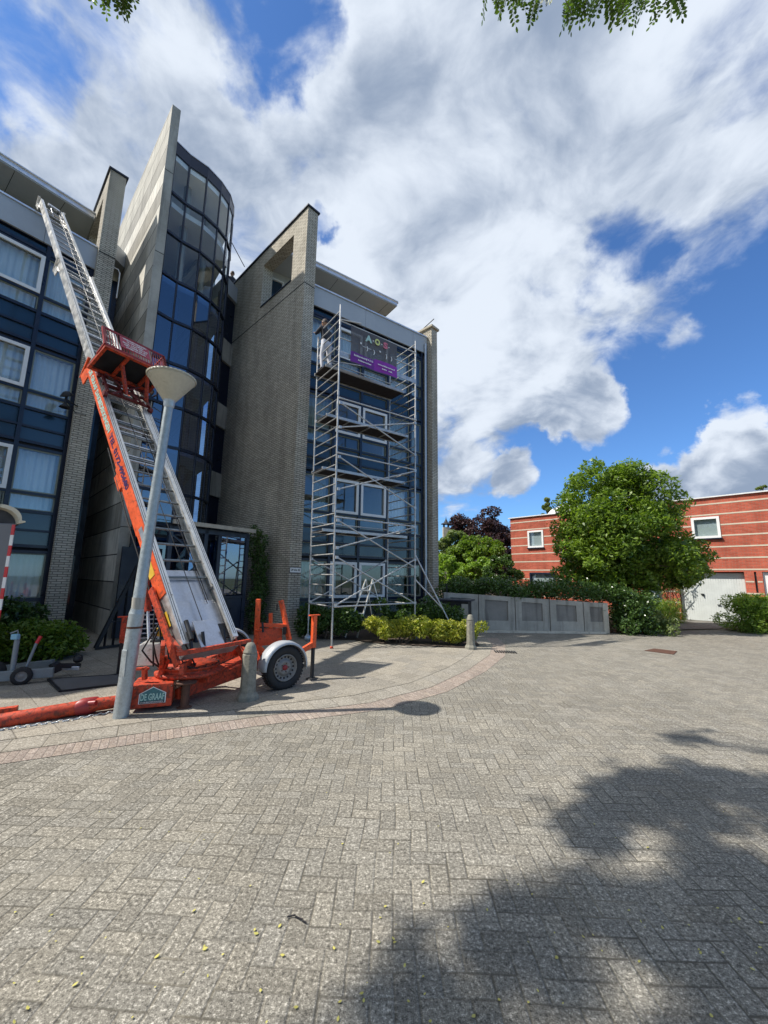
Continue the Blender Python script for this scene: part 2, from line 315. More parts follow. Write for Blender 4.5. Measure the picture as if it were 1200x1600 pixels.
# ---------------------------------------------------------------- mesh writing
class MB:
    def __init__(s): s.v = []; s.f = []; s.sm = []
    def add(s, vs, fs, smooth=False):
        k = len(s.v); s.v += [tuple(a) for a in vs]; s.f += [tuple(i+k for i in f) for f in fs]; s.sm += [smooth]*len(fs)
    def hexa(s, p):                                          # 8 points: bottom ring 0-3, top ring 4-7
        s.add(p, [(3, 2, 1, 0), (4, 5, 6, 7), (0, 1, 5, 4), (1, 2, 6, 5), (2, 3, 7, 6), (3, 0, 4, 7)])
    def box(s, c, sz, X=Vector((1, 0, 0)), Y=Vector((0, 1, 0)), Z=Vector((0, 0, 1))):
        c = Vector(c); a, b, d = X*(sz[0]/2), Y*(sz[1]/2), Z*(sz[2]/2)
        s.hexa([c-a-b-d, c+a-b-d, c+a+b-d, c-a+b-d, c-a-b+d, c+a-b+d, c+a+b+d, c-a+b+d])
    def bar(s, p, q, wd, ht, upv=Vector((0, 0, 1))):
        p, q = Vector(p), Vector(q); Z = (q-p); L = Z.length
        if L < 1e-5: return
        Z.normalize(); X = upv.cross(Z)
        if X.length < 1e-3: X = Vector((1, 0, 0)).cross(Z)
        X.normalize(); Y = Z.cross(X); s.box((p+q)/2, (wd, ht, L), X, Y, Z)
    def tube(s, pts, r, n=8, cap=True):
        pts = [Vector(p) for p in pts]; rings = []; rs = r if isinstance(r, (list, tuple)) else [r]*len(pts)
        T0 = (pts[1]-pts[0]).normalized(); X = T0.orthogonal().normalized()
        for i, p in enumerate(pts):
            T = (pts[min(i+1, len(pts)-1)]-pts[max(i-1, 0)]).normalized(); X = (X-T*X.dot(T)).normalized(); Y = T.cross(X)
            rings.append([p+X*(math.cos(2*math.pi*k/n)*rs[i])+Y*(math.sin(2*math.pi*k/n)*rs[i]) for k in range(n)])
        vs = [v for r_ in rings for v in r_]; fs = [(i*n+k, i*n+(k+1) % n, (i+1)*n+(k+1) % n, (i+1)*n+k) for i in range(len(pts)-1) for k in range(n)]
        s.add(vs, fs, True)
        if cap: s.add(rings[0], [tuple(reversed(range(n)))]); s.add(rings[-1], [tuple(range(n))])
    def prism(s, poly, ext):                                 # poly: 3D points, ext: extrusion vector
        n = len(poly); a = [Vector(p) for p in poly]; b = [p+ext for p in a]
        s.add(a+b, [tuple(reversed(range(n))), tuple(range(n, 2*n))]+[(i, (i+1) % n, n+(i+1) % n, n+i) for i in range(n)])
    def lathe(s, c, prof, n=24, X=Vector((1, 0, 0)), Y=Vector((0, 1, 0)), Z=Vector((0, 0, 1)), smooth=True):
        c = Vector(c); vs = []
        for r, z in prof: vs += [c+X*(r*math.cos(2*math.pi*k/n))+Y*(r*math.sin(2*math.pi*k/n))+Z*z for k in range(n)]
        s.add(vs, [(i*n+k, i*n+(k+1) % n, (i+1)*n+(k+1) % n, (i+1)*n+k) for i in range(len(prof)-1) for k in range(n)], smooth)
    def quad(s, a, b, c, d): s.add([a, b, c, d], [(0, 1, 2, 3)])
    def build(s, name, m_, parent=None, bev=0.0, local=False):
        me = bpy.data.meshes.new(name); me.from_pydata(s.v, [], s.f); me.update()
        if any(s.sm): me.polygons.foreach_set('use_smooth', s.sm)
        uvl = me.uv_layers.new(name='UVMap'); co = np.array(s.v); uvs = np.zeros((len(me.loops), 2))
        for p in me.polygons:
            n = p.normal
            if abs(n.z) > .75:
                for li, vi in zip(p.loop_indices, p.vertices): uvs[li] = co[vi][:2]
            else:
                t = Vector((-n.y, n.x, 0)).normalized()
                for li, vi in zip(p.loop_indices, p.vertices): uvs[li] = (co[vi][0]*t.x+co[vi][1]*t.y, co[vi][2])
        uvl.data.foreach_set('uv', uvs.ravel())
        o = bpy.data.objects.new(name, me); COL.objects.link(o); me.materials.append(m_)
        if bev:
            md = o.modifiers.new('bevel', 'BEVEL'); md.width = bev; md.segments = 2; md.limit_method = 'ANGLE'; md.angle_limit = R_(40)
        if parent is not None: attach(o, parent, local)
        return o
def attach(o, parent, local=False):
    o.parent = parent
    if not local: o.matrix_parent_inverse = (Matrix.Identity(4) if parent.type != 'EMPTY' else Matrix.Translation(-parent.location))
def tag(o, label, cat, group=None, kind=None):
    o['label'] = label; o['category'] = cat
    if group: o['group'] = group
    if kind: o['kind'] = kind
    return o
def struct(o): o['kind'] = 'structure'; return o
def thing(name, label, cat, loc=(0, 0, 0), group=None, rz=0.0):
    o = bpy.data.objects.new(name, None); COL.objects.link(o); o.location = loc; o.rotation_euler.z = rz; o.empty_display_size = .2
    return tag(o, label, cat, group)
def dup_tree(o, parent=None):
    c = o.copy(); COL.objects.link(c)
    if parent is not None: c.parent = parent
    for ch in [k for k in bpy.data.objects if k.parent == o]: dup_tree(ch, c)
    return c
def ngon(name, pts, z, m_, parent=None, thick=0.0):
    mb = MB(); p = [Vector((a[0], a[1], z)) for a in pts]
    ar = sum(p[i].x*p[(i+1) % len(p)].y-p[(i+1) % len(p)].x*p[i].y for i in range(len(p)))
    if ar < 0: p.reverse()
    if thick: mb.prism([q-Vector((0, 0, thick)) for q in p], Vector((0, 0, thick)))
    else: mb.add(p, [tuple(range(len(p)))])
    return mb.build(name, m_, parent)
def text(name, s, size, org, X, Y, m_, parent, squeeze=1.0, align='CENTER', ext=.003, fit=None, bold=0.0):
    """lettering as a mesh: X reading direction, Y up, facing X x Y"""
    c = bpy.data.curves.new(name, 'FONT'); c.body = s; c.size = size; c.align_x = align; c.align_y = 'CENTER'; c.extrude = ext/2; c.offset = bold; c.resolution_u = 3; c.space_line = .95
    t = bpy.data.objects.new(name, c); COL.objects.link(t); bpy.context.view_layer.update()
    me = bpy.data.meshes.new_from_object(t); bpy.data.objects.remove(t); bpy.data.curves.remove(c)
    if fit:
        xs = [v.co.x for v in me.vertices]; squeeze = fit/(max(xs)-min(xs))
    X = Vector(X).normalized(); Y = Vector(Y).normalized(); Z = X.cross(Y)
    for v in me.vertices: v.co = Vector(org)+X*(v.co.x*squeeze)+Y*v.co.y+Z*v.co.z
    me.materials.clear(); me.materials.append(m_); me.name = name
    o = bpy.data.objects.new(name, me); COL.objects.link(o); attach(o, parent); return o

def leaf_mesh(name, C, size, asp, m_, parent=None, updir=None, bend=.25, tilt=1.0):
    """many small pointed leaf faces at centres C (n,3)"""
    n = len(C); C = np.asarray(C, float)
    a = nr.normal(size=(n, 3)); a /= np.linalg.norm(a, axis=1)[:, None]
    nn = nr.normal(size=(n, 3))*tilt + np.array([0, 0, .9]); nn /= np.linalg.norm(nn, axis=1)[:, None]
    a -= nn*(a*nn).sum(1)[:, None]; a /= np.linalg.norm(a, axis=1)[:, None]; b = np.cross(nn, a)
    L = (size*nr.uniform(.65, 1.3, n))[:, None]; Wd = L*asp
    base = C-a*L*.5; tip = C+a*L*.5-nn*L*bend*.5; l_ = C+b*Wd*.5+a*L*-.05; r_ = C-b*Wd*.5+a*L*-.05
    V = np.stack([base, r_, tip, l_], 1).reshape(-1, 3)
    me = bpy.data.meshes.new(name); me.vertices.add(4*n); me.vertices.foreach_set('co', V.ravel()); me.loops.add(4*n)
    me.loops.foreach_set('vertex_index', np.arange(4*n)); me.polygons.add(n); me.polygons.foreach_set('loop_start', np.arange(0, 4*n, 4)); me.update(calc_edges=True); me.validate()
    me.materials.append(m_); o = bpy.data.objects.new(name, me); COL.objects.link(o)
    if parent is not None: attach(o, parent)
    return o
def blobs(specs, n, shell=.55):
    """points in a union of ellipsoids: (x,y,z,rx,ry,rz)"""
    S = np.array(specs, float); wgt = (S[:, 3]*S[:, 4]*S[:, 5])**.67; idx = nr.choice(len(S), n, p=wgt/wgt.sum()); d = nr.normal(size=(n, 3)); d /= np.linalg.norm(d, axis=1)[:, None]
    r = shell+(1-shell)*nr.uniform(0, 1, n)**.6; r *= nr.normal(1, .07, n)
    return S[idx, :3]+d*S[idx, 3:]*r[:, None]
def clumps(c, rad, k, cr, flat=.8, zmin=None, hollow=.5):
    """k leaf clumps spread through an ellipsoid crown"""
    out = []
    for _ in range(k):
        d = nr.normal(size=3); d /= np.linalg.norm(d); r = hollow+(1-hollow)*nr.uniform()**.7
        p = np.array(c)+d*np.array(rad)*r
        if zmin is not None and p[2] < zmin: p[2] = zmin+abs(p[2]-zmin)*.3
        s = cr*nr.uniform(.6, 1.35); out.append((*p, s, s, s*flat))
    return out
def shrub(name, label, cat, specs, n, size, m_, loc, stems=True, group=None, asp=.5, shell=.5, tilt=1.0):
    t = thing(name, label, cat, loc, group); leaf_mesh('foliage', blobs(specs, n, shell), size, asp, m_, t, tilt=tilt)
    if stems:
        mb = MB()
        for s in specs[:14]:
            b = Vector((loc[0]+(s[0]-loc[0])*.35, loc[1]+(s[1]-loc[1])*.35, loc[2]))
            mb.tube([b, (b+Vector(s[:3]))/2+Vector((rnd.uniform(-.05, .05), rnd.uniform(-.05, .05), 0)), Vector(s[:3])], [.02, .014, .006], 5)
        mb.build('stem', M_bark, t)
    return t
# ================================================================ ground
ZV = Vector((0, 0, 1))
struct(ngon('ground', [(-160, -120), (200, -120), (200, 220), (-160, 220)], -.02, M_grass))
struct(ngon('road', [(-30, -25), (45, -25), (45, 9), (17.5, 13.2), (12.6, 15.0), (8.6, 13.6), (7.4, 13.4), (2.2, 13.15), (2.0, 20), (-30, 20)], 0.0, M_road))
outer = [(-14, -1.6), (-9, .9), (-6, 2.42), (-3.3, 3.78), (-2.46, 4.21), (-1.39, 4.76), (0.04, 5.40), (.98, 6.25), (1.89, 7.60), (2.71, 9.15), (3.15, 10.6), (3.3, 11.8)]
inner = [(-14, -1.1), (-9.2, 1.35), (-6.2, 2.86), (-3.6, 4.20), (-2.71, 4.66), (-1.57, 5.27), (-.31, 5.86), (.56, 6.62), (1.36, 7.80), (2.14, 9.30), (2.55, 10.6), (2.7, 11.8)]
mid = [(a[0]*.45+b[0]*.55, a[1]*.45+b[1]*.55) for a, b in zip(outer, inner)]
struct(ngon('gutter', outer+mid[::-1], .004, M_band))
inner2 = [(b[0]*1.5-a[0]*.5, b[1]*1.5-a[1]*.5) for a, b in zip(mid, inner)]
struct(ngon('kerb_slabs', mid+inner2[::-1], .008, M_apron))
struct(ngon('pavement', inner2+[(2.2, 13.1), (1.8, 19), (-30, 19), (-30, 4)], .012, M_tile))
struct(ngon('driveway', [(8.9, 14.2), (12.3, 15.0), (16.0, 18.6), (12.4, 19.2)], .004, M_drive))
struct(ngon('planting_bed', [(-.75, 10.9), (-.2, 10.45), (.9, 10.15), (2.0, 9.95), (2.45, 10.4), (2.6, 12.6), (1.9, 14.7), (-2.3, 11.8), (-1.6, 11.0)], .03, M_soil))
struct(ngon('planting_bed', [(-16, 4.9), (-6.6, 7.3), (-6.15, 7.7), (-6.25, 8.2), (-8.4, 10.2), (-8.9, 10.1), (-16, -.5)], .03, M_soil))
struct(ngon('planting_bed', [(7.4, 13.35), (8.9, 13.9), (12.6, 18.6), (11.0, 20.5), (7.35, 20)], .02, M_soil))
struct(ngon('planting_bed', [(12.2, 14.7), (12.9, 13.6), (18, 12.3), (21, 14), (15.9, 18.2)], .02, M_soil))
gd = MB(); gp = [(1.9, 13.45), (7.3, 13.45), (7.3, 24), (40, 70), (-20, 70), (-6, 26)]
gd.prism([Vector((a, b, 0)) for a, b in gp], Vector((0, 0, .82))); struct(gd.build('raised_garden', M_soil))

# ================================================================ the apartment building
wD = dv(-46.2); fD = dv(55); fr = dv(43.8)
A = Vector((-2.65, 11.36, 0)); B = A+fr*.40; F0 = B+wD*.33; fN = Vector((fD.y, -fD.x, 0))
bld = thing('apartment_building', 'four-storey apartment block of beige brick fins, dark blue glazing and a round glass stair tower', 'building', (-4.2, 12.5, 0))
def wall_mb(p0, d, L, z0, z1, th, nb, holes=()):
    """upright wall: front face from p0 along d, thickness th along nb, with openings (s0,s1,z0,z1)"""
    mb = MB(); S = sorted({0, L, *[h[0] for h in holes], *[h[1] for h in holes]}); Zs = sorted({z0, z1, *[h[2] for h in holes], *[h[3] for h in holes]})
    S = [s for s in S if 0 <= s <= L]; Zs = [z for z in Zs if z0 <= z <= z1]
    def solid(i, j):
        if i < 0 or j < 0 or i >= len(S)-1 or j >= len(Zs)-1: return False
        cs, c_z = (S[i]+S[i+1])/2, (Zs[j]+Zs[j+1])/2
        return not any(h[0] < cs < h[1] and h[2] < c_z < h[3] for h in holes)
    def P_(s, z, t): return p0+d*s+nb*t+ZV*z
    fl = d.cross(ZV).dot(-nb) < 0                              # keep faces outward
    def q(a, b, c, e): mb.quad(*( (e, c, b, a) if fl else (a, b, c, e)))
    for i in range(len(S)-1):
        for j in range(len(Zs)-1):
            if not solid(i, j): continue
            a, b, c, e = S[i], S[i+1], Zs[j], Zs[j+1]
            q(P_(a, c, 0), P_(b, c, 0), P_(b, e, 0), P_(a, e, 0)); q(P_(b, c, th), P_(a, c, th), P_(a, e, th), P_(b, e, th))
            if not solid(i-1, j): q(P_(a, c, th), P_(a, c, 0), P_(a, e, 0), P_(a, e, th))
            if not solid(i+1, j): q(P_(b, c, 0), P_(b, c, th), P_(b, e, th), P_(b, e, 0))
            if not solid(i, j-1): q(P_(a, c, th), P_(b, c, th), P_(b, c, 0), P_(a, c, 0))
            if not solid(i, j+1): q(P_(a, e, 0), P_(b, e, 0), P_(b, e, th), P_(a, e, th))
    return mb
def coping(p0, d, L, z, th, nb, over=.05, h=.06, m_=M_navy, parent=None):
    c = MB(); c.box(p0+d*(L/2)+nb*(th/2)+ZV*(z+h/2+.001), (L+2*over, th+2*over, h), d, nb, ZV); return c.build('coping', m_, parent, .008)
# big side wall with its roof-level opening
H1 = (.79, 2.80, 11.40, 13.17)
bw = wall_mb(A, wD, 5.25, 0, 13.72, .40, fr, [H1]).build('brick_wall', M_brick, bld); coping(A, wD, 5.25, 13.72, .40, fr, parent=bw)
sill = MB(); sill.box(A+wD*1.795+fr*.20+ZV*11.41, (1.99, .46, .05), wD, fr); sill.build('sill', M_navy, bw)
band = MB(); band.box(A+wD*2.6-fr*.002+ZV*10.92, (5.2, .012, .03), wD, fr); band.box(A-wD*.002+fr*.2+ZV*10.92, (.012, .39, .03), wD, fr); band.build('expansion_joint', M_dark, bw)
# left fin wall
AL = Vector((-8.52, 10.35, 0))
lw = wall_mb(AL, wD, 6.0, 0, 13.86, .42, fr, [(.62, 2.6, 11.45, 13.3)]).build('brick_wall', M_brick, bld); coping(AL, wD, 6.0, 13.86, .42, fr, parent=lw)
band = MB(); band.box(AL-wD*.002+fr*.21+ZV*11.02, (.012, .41, .03), wD, fr); band.build('expansion_joint', M_dark, lw)
# far right fin wall
AR = F0+fD*5.12-wD*.30+Vector((.0, .0, 0))
rw = wall_mb(AR, wD, 2.2, 0, 11.62, .36, fr).build('brick_wall', M_brick, bld); coping(AR, wD, 2.2, 11.62, .36, fr, .07, .09, M_stone, rw)
ant = MB(); ant.tube([AR+wD*.9+fr*.1+ZV*11.7, AR+wD*-.05+fr*.1+ZV*12.02], .02, 6); ant.build('roof_pole', M_black, bld)
# facade
PIT = 2.68
def facade(F, d, n, mull, whites, floors, name, curt, s_lo, s_hi):
    """glazed storeys between mullions: dark frames, windows with panes and curtains, two spandrel panels"""
    fm = MB()
    zb = 10.52
    for s in mull: fm.box(F+d*s+n*-.03+ZV*(zb/2+.05), (.09, .14, zb-.1), d, n)
    rows = []
    for k in range(floors):
        T = 2.13+PIT*k
        rows += [(T+.035, .07), (T-1.155, .07), (T-1.62, .075), (T-2.10, .055)] if k else [(T+.035, .07), (T-1.155, .09), (T-1.85, .10)]
        if k: rows.append((T-2.50, .075))
    rows.append((10.30, .07))
    a0, a1 = mull[0], mull[-1]
    for z, h in rows: fm.box(F+d*((a0+a1)/2)+n*-.035+ZV*z, (abs(a1-a0)-.002, .12, h), d, n)
    fo = fm.build('facade_frame', M_navy, bld, 0)
    for k in range(floors):
        T = 2.13+PIT*k
        for bi in range(len(mull)-1):
            s0, s1 = sorted((mull[bi], mull[bi+1])); s0 += .047; s1 -= .047; sc_ = (s0+s1)/2; ww = s1-s0
            wh = (bi in whites); wm = MB(); t = .085 if wh else .035; dp = .05 if wh else .03
            lo, hi = T-1.12, T
            def rect(a, b, c, e, t, off, th):
                for zz_ in (c+t/2, e-t/2): wm.box(F+d*((a+b)/2)+n*off+ZV*zz_, (b-a, th, t), d, n)
                for xx_ in (a+t/2, b-t/2): wm.box(F+d*xx_+n*off+ZV*((c+e)/2), (t, th, e-c-2*t), d, n)
            rect(s0, s1, lo, hi, t, .025 if wh else -.02, dp)
            wo = wm.build('window', M_white if wh else M_olive, bld)
            gl = MB(); gl.box(F+d*sc_+n*-.025+ZV*((lo+hi)/2), (ww-2*t+.01, .008, hi-lo-2*t+.01), d, n)
            lz0, lz1 = (T-1.58, T-1.19) if k else (T-1.80, T-1.20)
            gl.box(F+d*sc_+n*-.05+ZV*((lz0+lz1)/2), (ww, .008, lz1-lz0), d, n)
            gl.build('pane', M_glass, wo)
            bd = MB(); rect_ = [(s0, s1, lz0, lz1)]
            for (a, b, c, e) in rect_:
                for zz_ in (c+.012, e-.012): bd.box(F+d*((a+b)/2)+n*-.03+ZV*zz_, (b-a, .03, .024), d, n)
                for xx_ in (a+.012, b-.012): bd.box(F+d*xx_+n*-.03+ZV*((c+e)/2), (.024, .03, e-c-.05), d, n)
            bd.build('bead', M_olive, wo)
            cu = curt(k, bi)
            if cu:
                cm, frac = cu; mb = MB(); nseg = 44; zt, z_b = hi-.02, (lz0+.02)
                a_, b_ = s0+.02, s0+.02+(ww-.04)*frac
                if rnd.random() < .5 and frac < 1: a_, b_ = s1-.02-(ww-.04)*frac, s1-.02
                ph = rnd.uniform(0, 6); pts = []
                for q_ in range(nseg+1):
                    u_ = q_/nseg; pts.append(F+d*(a_+(b_-a_)*u_)+n*(-.20+.022*math.sin(u_*ww*42+ph)+.012*math.sin(u_*ww*17+ph*2)))
                vs = [p+ZV*z_b for p in pts]+[p+ZV*zt for p in pts]
                mb.add(vs, [(q_, q_+1, nseg+2+q_, nseg+1+q_) for q_ in range(nseg)], True); mb.build('curtain', cm, wo)
            pn = MB()
            if k:
                for (c, e) in ((T-2.075, T-1.66), (T-2.46, T-2.13)): pn.box(F+d*sc_+n*-.045+ZV*((c+e)/2), (ww, .02, e-c), d, n)
            else: pn.box(F+d*sc_+n*-.045+ZV*.125, (ww, .02, .24), d, n)
            po = pn.build('panel', M_pan, bld)
            if k:
                bl = MB(); bl.box(F+d*sc_+n*-.06+ZV*(T-2.60), (ww, .05, .11), d, n); bl.build('blind_box', M_dark, po)
                bd = MB()
                for (c, e) in ((T-2.075, T-1.66), (T-2.46, T-2.13)):
                    for zz_ in (c+.008, e-.008): bd.box(F+d*sc_+n*-.030+ZV*zz_, (ww, .012, .014), d, n)
                    for xx_ in (s0+.007, s1-.007): bd.box(F+d*xx_+n*-.030+ZV*((c+e)/2), (.014, .012, e-c-.032), d, n)
                bd.build('bead', M_olive if n == fN else M_pan, po)
    # top strip of panes, fascia, rooms behind
    tp = MB()
    for bi in range(len(mull)-1):
        s0, s1 = sorted((mull[bi], mull[bi+1])); tp.box(F+d*((s0+s1)/2)+n*-.045+ZV*10.41, (s1-s0-.094, .02, .15), d, n)
    tp.build('panel', M_pan, bld)
    L = s_hi-s_lo; sc_ = (s_lo+s_hi)/2
    fa = MB(); q0 = s_lo
    while q0 < s_hi-.01:
        q1 = min(q0+2.2, s_hi); fa.box(F+d*((q0+q1)/2)+n*.02+ZV*10.885, (q1-q0-.008, .12, .69), d, n); q0 = q1
    fo = fa.build('fascia', M_fas, bld, .004)
    ft = MB(); ft.box(F+d*sc_+n*.03+ZV*11.255, (L, .18, .045), d, n); ft.build('trim', M_silver, fo)
    fs = MB(); fs.box(F+d*sc_+n*-.02+ZV*10.53, (L-.01, .10, .016), d, n); fs.build('soffit', M_navy, fo)
    rm = MB()
    for k in range(floors+1): rm.box(F+d*sc_+n*-1.65+ZV*(2.13+PIT*k-2.60 if k else .04), (L, 2.9, .16 if k else .06), d, n)
    rm.box(F+d*sc_+n*-3.2+ZV*5.3, (L, .12, 10.6), d, n)
    for s in (s_lo+.06, s_hi-.06, mull[len(mull)//2]): rm.box(F+d*s+n*-1.65+ZV*5.3, (.1, 2.85, 10.5), d, n)
    rm.build('interior', M_wall_in, bld)
    return fo
def cR(k, bi):
    if k == 0: return (M_curtg, 1.0) if bi in (0, 3, 4) else (M_curt, .35) if bi == 1 else None
    if bi in (1, 2): return None if k < 3 else (M_curt, 1.0)
    if k == 1: return (M_curt, 1.0) if bi == 3 else (M_curtg, .5)
    return (M_curt, 1.0) if k == 3 else (M_curtg, 1.0)
mR = [.05, 1.10, 2.16, 3.28, 4.33, 4.90]
facade(F0, fD, fN, mR, (1, 2), 4, 'right', cR, 0.0, 5.12)
lD = dv(36.2); lN = Vector((lD.y, -lD.x, 0)); L0 = AL+wD*.30
def cL(k, bi): return (M_curt, 1.0) if bi in (0, 1) else (M_curt, .6)
facade(L0, lD, lN, [-.05, -1.05, -2.55, -3.6, -5.1, -6.2, -7.7], (1, 3, 5), 4, 'left', cL, -7.8, 0.0)
# penthouse roofs (slab with deep eaves) and walls
def roof_slab(F, d, n, s0, s1, z, front, back, name='roof'):
    mb = MB(); mb.box(F+d*((s0+s1)/2)+n*((front-back)/2)+ZV*(z+.09), (s1-s0, front+back, .18), d, n); o = mb.build(name, M_soffit, bld)
    e = MB(); L = s1-s0
    e.box(F+d*((s0+s1)/2)+n*(front+.012)+ZV*(z+.12), (L, .024, .15), d, n); e.box(F+d*((s0+s1)/2)+n*(front+.03)+ZV*(z+.205), (L+.04, .10, .03), d, n)
    e.build('trim', M_silver, o)
    j = MB(); q = s0+1.1
    while q < s1: j.box(F+d*q+n*((front-back)/2)+ZV*(z-.001), (.014, front+back-.02, .004), d, n); q += 1.22
    j.build('joint', M_dark, o)
    return o
Bk = B+wD*.02
def slab_poly(name, pts, z, front_i):
    mb = MB(); P_ = [Vector((p.x, p.y, z)) for p in pts]; mb.prism(P_, ZV*.18); o = mb.build(name, M_soffit, bld)
    e = MB()
    for i_ in front_i:
        p, q = P_[i_], P_[(i_+1) % len(P_)]; d_ = (q-p).normalized(); n_ = Vector((d_.y, -d_.x, 0)); L_ = (q-p).length
        e.box((p+q)/2+n_*.013+ZV*.115, (L_, .024, .15), d_, n_); e.box((p+q)/2+n_*.03+ZV*.20, (L_+.04, .10, .03), d_, n_)
    e.build('trim', M_silver, o); j_ = MB(); p, q = P_[front_i[0]], P_[front_i[0]+1]; d_ = (q-p).normalized(); n_ = Vector((d_.y, -d_.x, 0)); s = .9
    while s < (q-p).length: j_.box(p+d_*s-n_*.8+ZV*-.001, (.014, 1.5, .004), d_, n_); s += 1.22
    j_.build('joint', M_dark, o); return o
def meet(p, d_, q, e_):                                       # where two plan lines cross
    t = ((q.x-p.x)*e_.y-(q.y-p.y)*e_.x)/(d_.x*e_.y-d_.y*e_.x); return p+d_*t
ZR = 13.38
sr = G(490, 416, ZR); sr.z = 0; se = G(620, 479, ZR); se.z = 0
sdir = (se-sr).normalized(); sn = Vector((sdir.y, -sdir.x, 0)); sl0 = meet(sr, sdir, B, wD)
slab_poly('roof', [sl0+sdir*.02, se, se-sn*2.2, sl0+sdir*.02+wD*2.3], ZR, [0, 1])
g0 = meet(sr-sn*1.15, sdir, B, wD)+sdir*.03; g1 = se-sn*1.15-sdir*.45
GL = (g1-g0).length
pw = wall_mb(g0, sdir, GL, 11.02, ZR-.002, .12, -sn, [(-.1, .55, 11.3, 13.1), (.9, 2.4, 11.9, 13.1)]).build('penthouse_wall', M_soffit, bld)
for (a_, b_, c_, e_) in ((-.0, .55, 11.3, 13.1), (.9, 2.4, 11.9, 13.1)):
    wf = MB()
    for zz_ in (c_+.03, e_-.03): wf.box(g0+sdir*((a_+b_)/2)-sn*.02+ZV*zz_, (b_-a_, .08, .06), sdir, sn)
    for q in (a_+.03, b_-.03): wf.box(g0+sdir*q-sn*.02+ZV*((c_+e_)/2), (.06, .08, e_-c_-.12), sdir, sn)
    wo = wf.build('window', M_white, bld); g = MB(); g.box(g0+sdir*((a_+b_)/2)-sn*.06+ZV*((c_+e_)/2), (b_-a_-.1, .01, e_-c_-.1), sdir, sn); g.build('pane', M_pan, wo)
pd2 = MB(); pd2.prism([g0-sn*.3, g1-sn*.3, g1-sn*1.1, g0-sn*.3+wD*.8], ZV*(ZR-11.03)); pdo = pd2.build('penthouse', M_navy, bld); pdo.location.z += 11.02
sr = G(145, 342, ZR); sr.z = 0; se = G(0, 251, ZR); se.z = 0
sdir = (sr-se).normalized(); sn = Vector((sdir.y, -sdir.x, 0)); s1_ = meet(sr, sdir, AL, wD)-sdir*.02; s0_ = s1_-sdir*9
slab_poly('roof', [s0_, s1_, s1_+wD*4.4, s0_-sn*4.5], ZR, [0])
pd3 = MB(); pd3.prism([s0_-sn*1.2, s1_-sn*1.2-sdir*.5, s1_-sn*4-sdir*.8, s0_-sn*4], ZV*(ZR-11.03)); pdo = pd3.build('penthouse', M_soffit, bld); pdo.location.z += 11.02
# volume behind (roofs, end and back walls)
vb = MB(); vb.box(F0+fD*2.56-fN*3.34+ZV*5.5, (5.1, .14, 11.0), fD, fN); vb.box(F0+fD*2.56-fN*1.65+ZV*11.0, (5.1, 3.2, .12), fD, fN)
vb.box(L0-lD*3.9-lN*6.2+ZV*5.5, (7.8, 5.8, 11.0), lD, lN); vb.box(L0-lD*3.9-lN*1.65+ZV*11.0, (7.8, 3.2, .12), lD, lN)
vb.build('rear_volume', M_brick, bld)
# downpipe
dp = MB(); q = F0+fD*5.0+fN*.12; dp.tube([q+ZV*.1, q+ZV*10.6, q+fN*.0+ZV*10.9], .052, 10)
for z in (1.5, 4.2, 6.9, 9.5): dp.tube([q+ZV*z, q+ZV*(z+.05)], .063, 10)
dp.build('downpipe', M_galv, bld)
# number plate on the pier
pl = MB(); q = A-wD*.012+fr*.205+ZV*1.83; pl.box(q, (.012, .36, .135), wD, fr); po = pl.build('number_plate', M_txtw, bld)
text('number', '29 t/m 42', .085, q-wD*.008, fr, ZV, M_txtk, po, fit=.30, bold=.002)
bk = MB(); bk.box(q+wD*.004+ZV*0, (.012, .385, .16), wD, fr); bk.build('plate_border', M_txtk, po)

# concrete fin and glass stair tower
C0 = Vector((-7.04, 10.60, 0)); cD = dv(-45.5); cF = dv(44.5)
ff = MB(); ff.box(C0+cD*3.6+cF*.125+ZV*8.33, (7.2, .25, 16.66), cD, cF); fin = ff.build('concrete_wall', M_concp, bld, 0); fin['label'] = 'tall thin concrete fin wall with board joints'
jf = MB(); jf.box(C0-cD*.004+cF*.125+ZV*8.33, (.012, .252, 16.655), cD, cF); jf.build('concrete_edge', M_conc, fin)
jf = MB()
for z in (2.9, 7.1, 11.3, 14.2): jf.box(C0-cD*.007+cF*.125+ZV*z, (.012, .254, .02), cD, cF)
jf.build('joint', M_dark, fin)
arc = [(-6.93, 10.86), (-6.67, 11.29), (-6.26, 11.69), (-6.00, 12.19), (-5.88, 12.67), (-5.93, 13.14), (-6.10, 13.58), (-6.42, 13.95)]
arc = [Vector((a, b, 0)) for a, b in arc]; ZT = 15.54
tow = MB()
zs = [.12, 1.35, 2.75, 4.05, 5.42, 6.70, 8.05, 9.44, 10.80, 12.25, 13.66]
for p in arc:
    tow.tube([p, p+ZV*(ZT-.3)], .035, 4)
for z in zs:
    for a, b in zip(arc, arc[1:]): tow.bar(a+ZV*z, b+ZV*z, .10, .075)
to = tow.build('stair_tower', M_navy, bld)
tg = MB()
for a, b in zip(arc, arc[1:]):
    tg.quad(a+ZV*.1, b+ZV*.1, b+ZV*10.8, a+ZV*10.8)
tg.build('glazing', M_glassb, to)
tg = MB()
for a, b in zip(arc, arc[1:]):
    tg.quad(a+ZV*10.8, b+ZV*10.8, b+ZV*(ZT-.42), a+ZV*(ZT-.42))
tg.build('top_glazing', M_glass, to)
rb = MB(); cen = Vector((-7.6, 13.0, 0))
back = [Vector((-7.2, 14.9, 0)), C0+cD*4.6+cF*.26]
ring = arc+back
rb.prism([p+(p-cen)*.012+ZV*(ZT-.42) for p in ring], ZV*.42); ro = rb.build('tower_roof', M_navy, to)
rc = MB(); rc.prism([p+(p-cen)*.022+ZV*(ZT+.002) for p in ring], ZV*.035); rc.build('roof_trim', M_silver, to)
fl = MB()
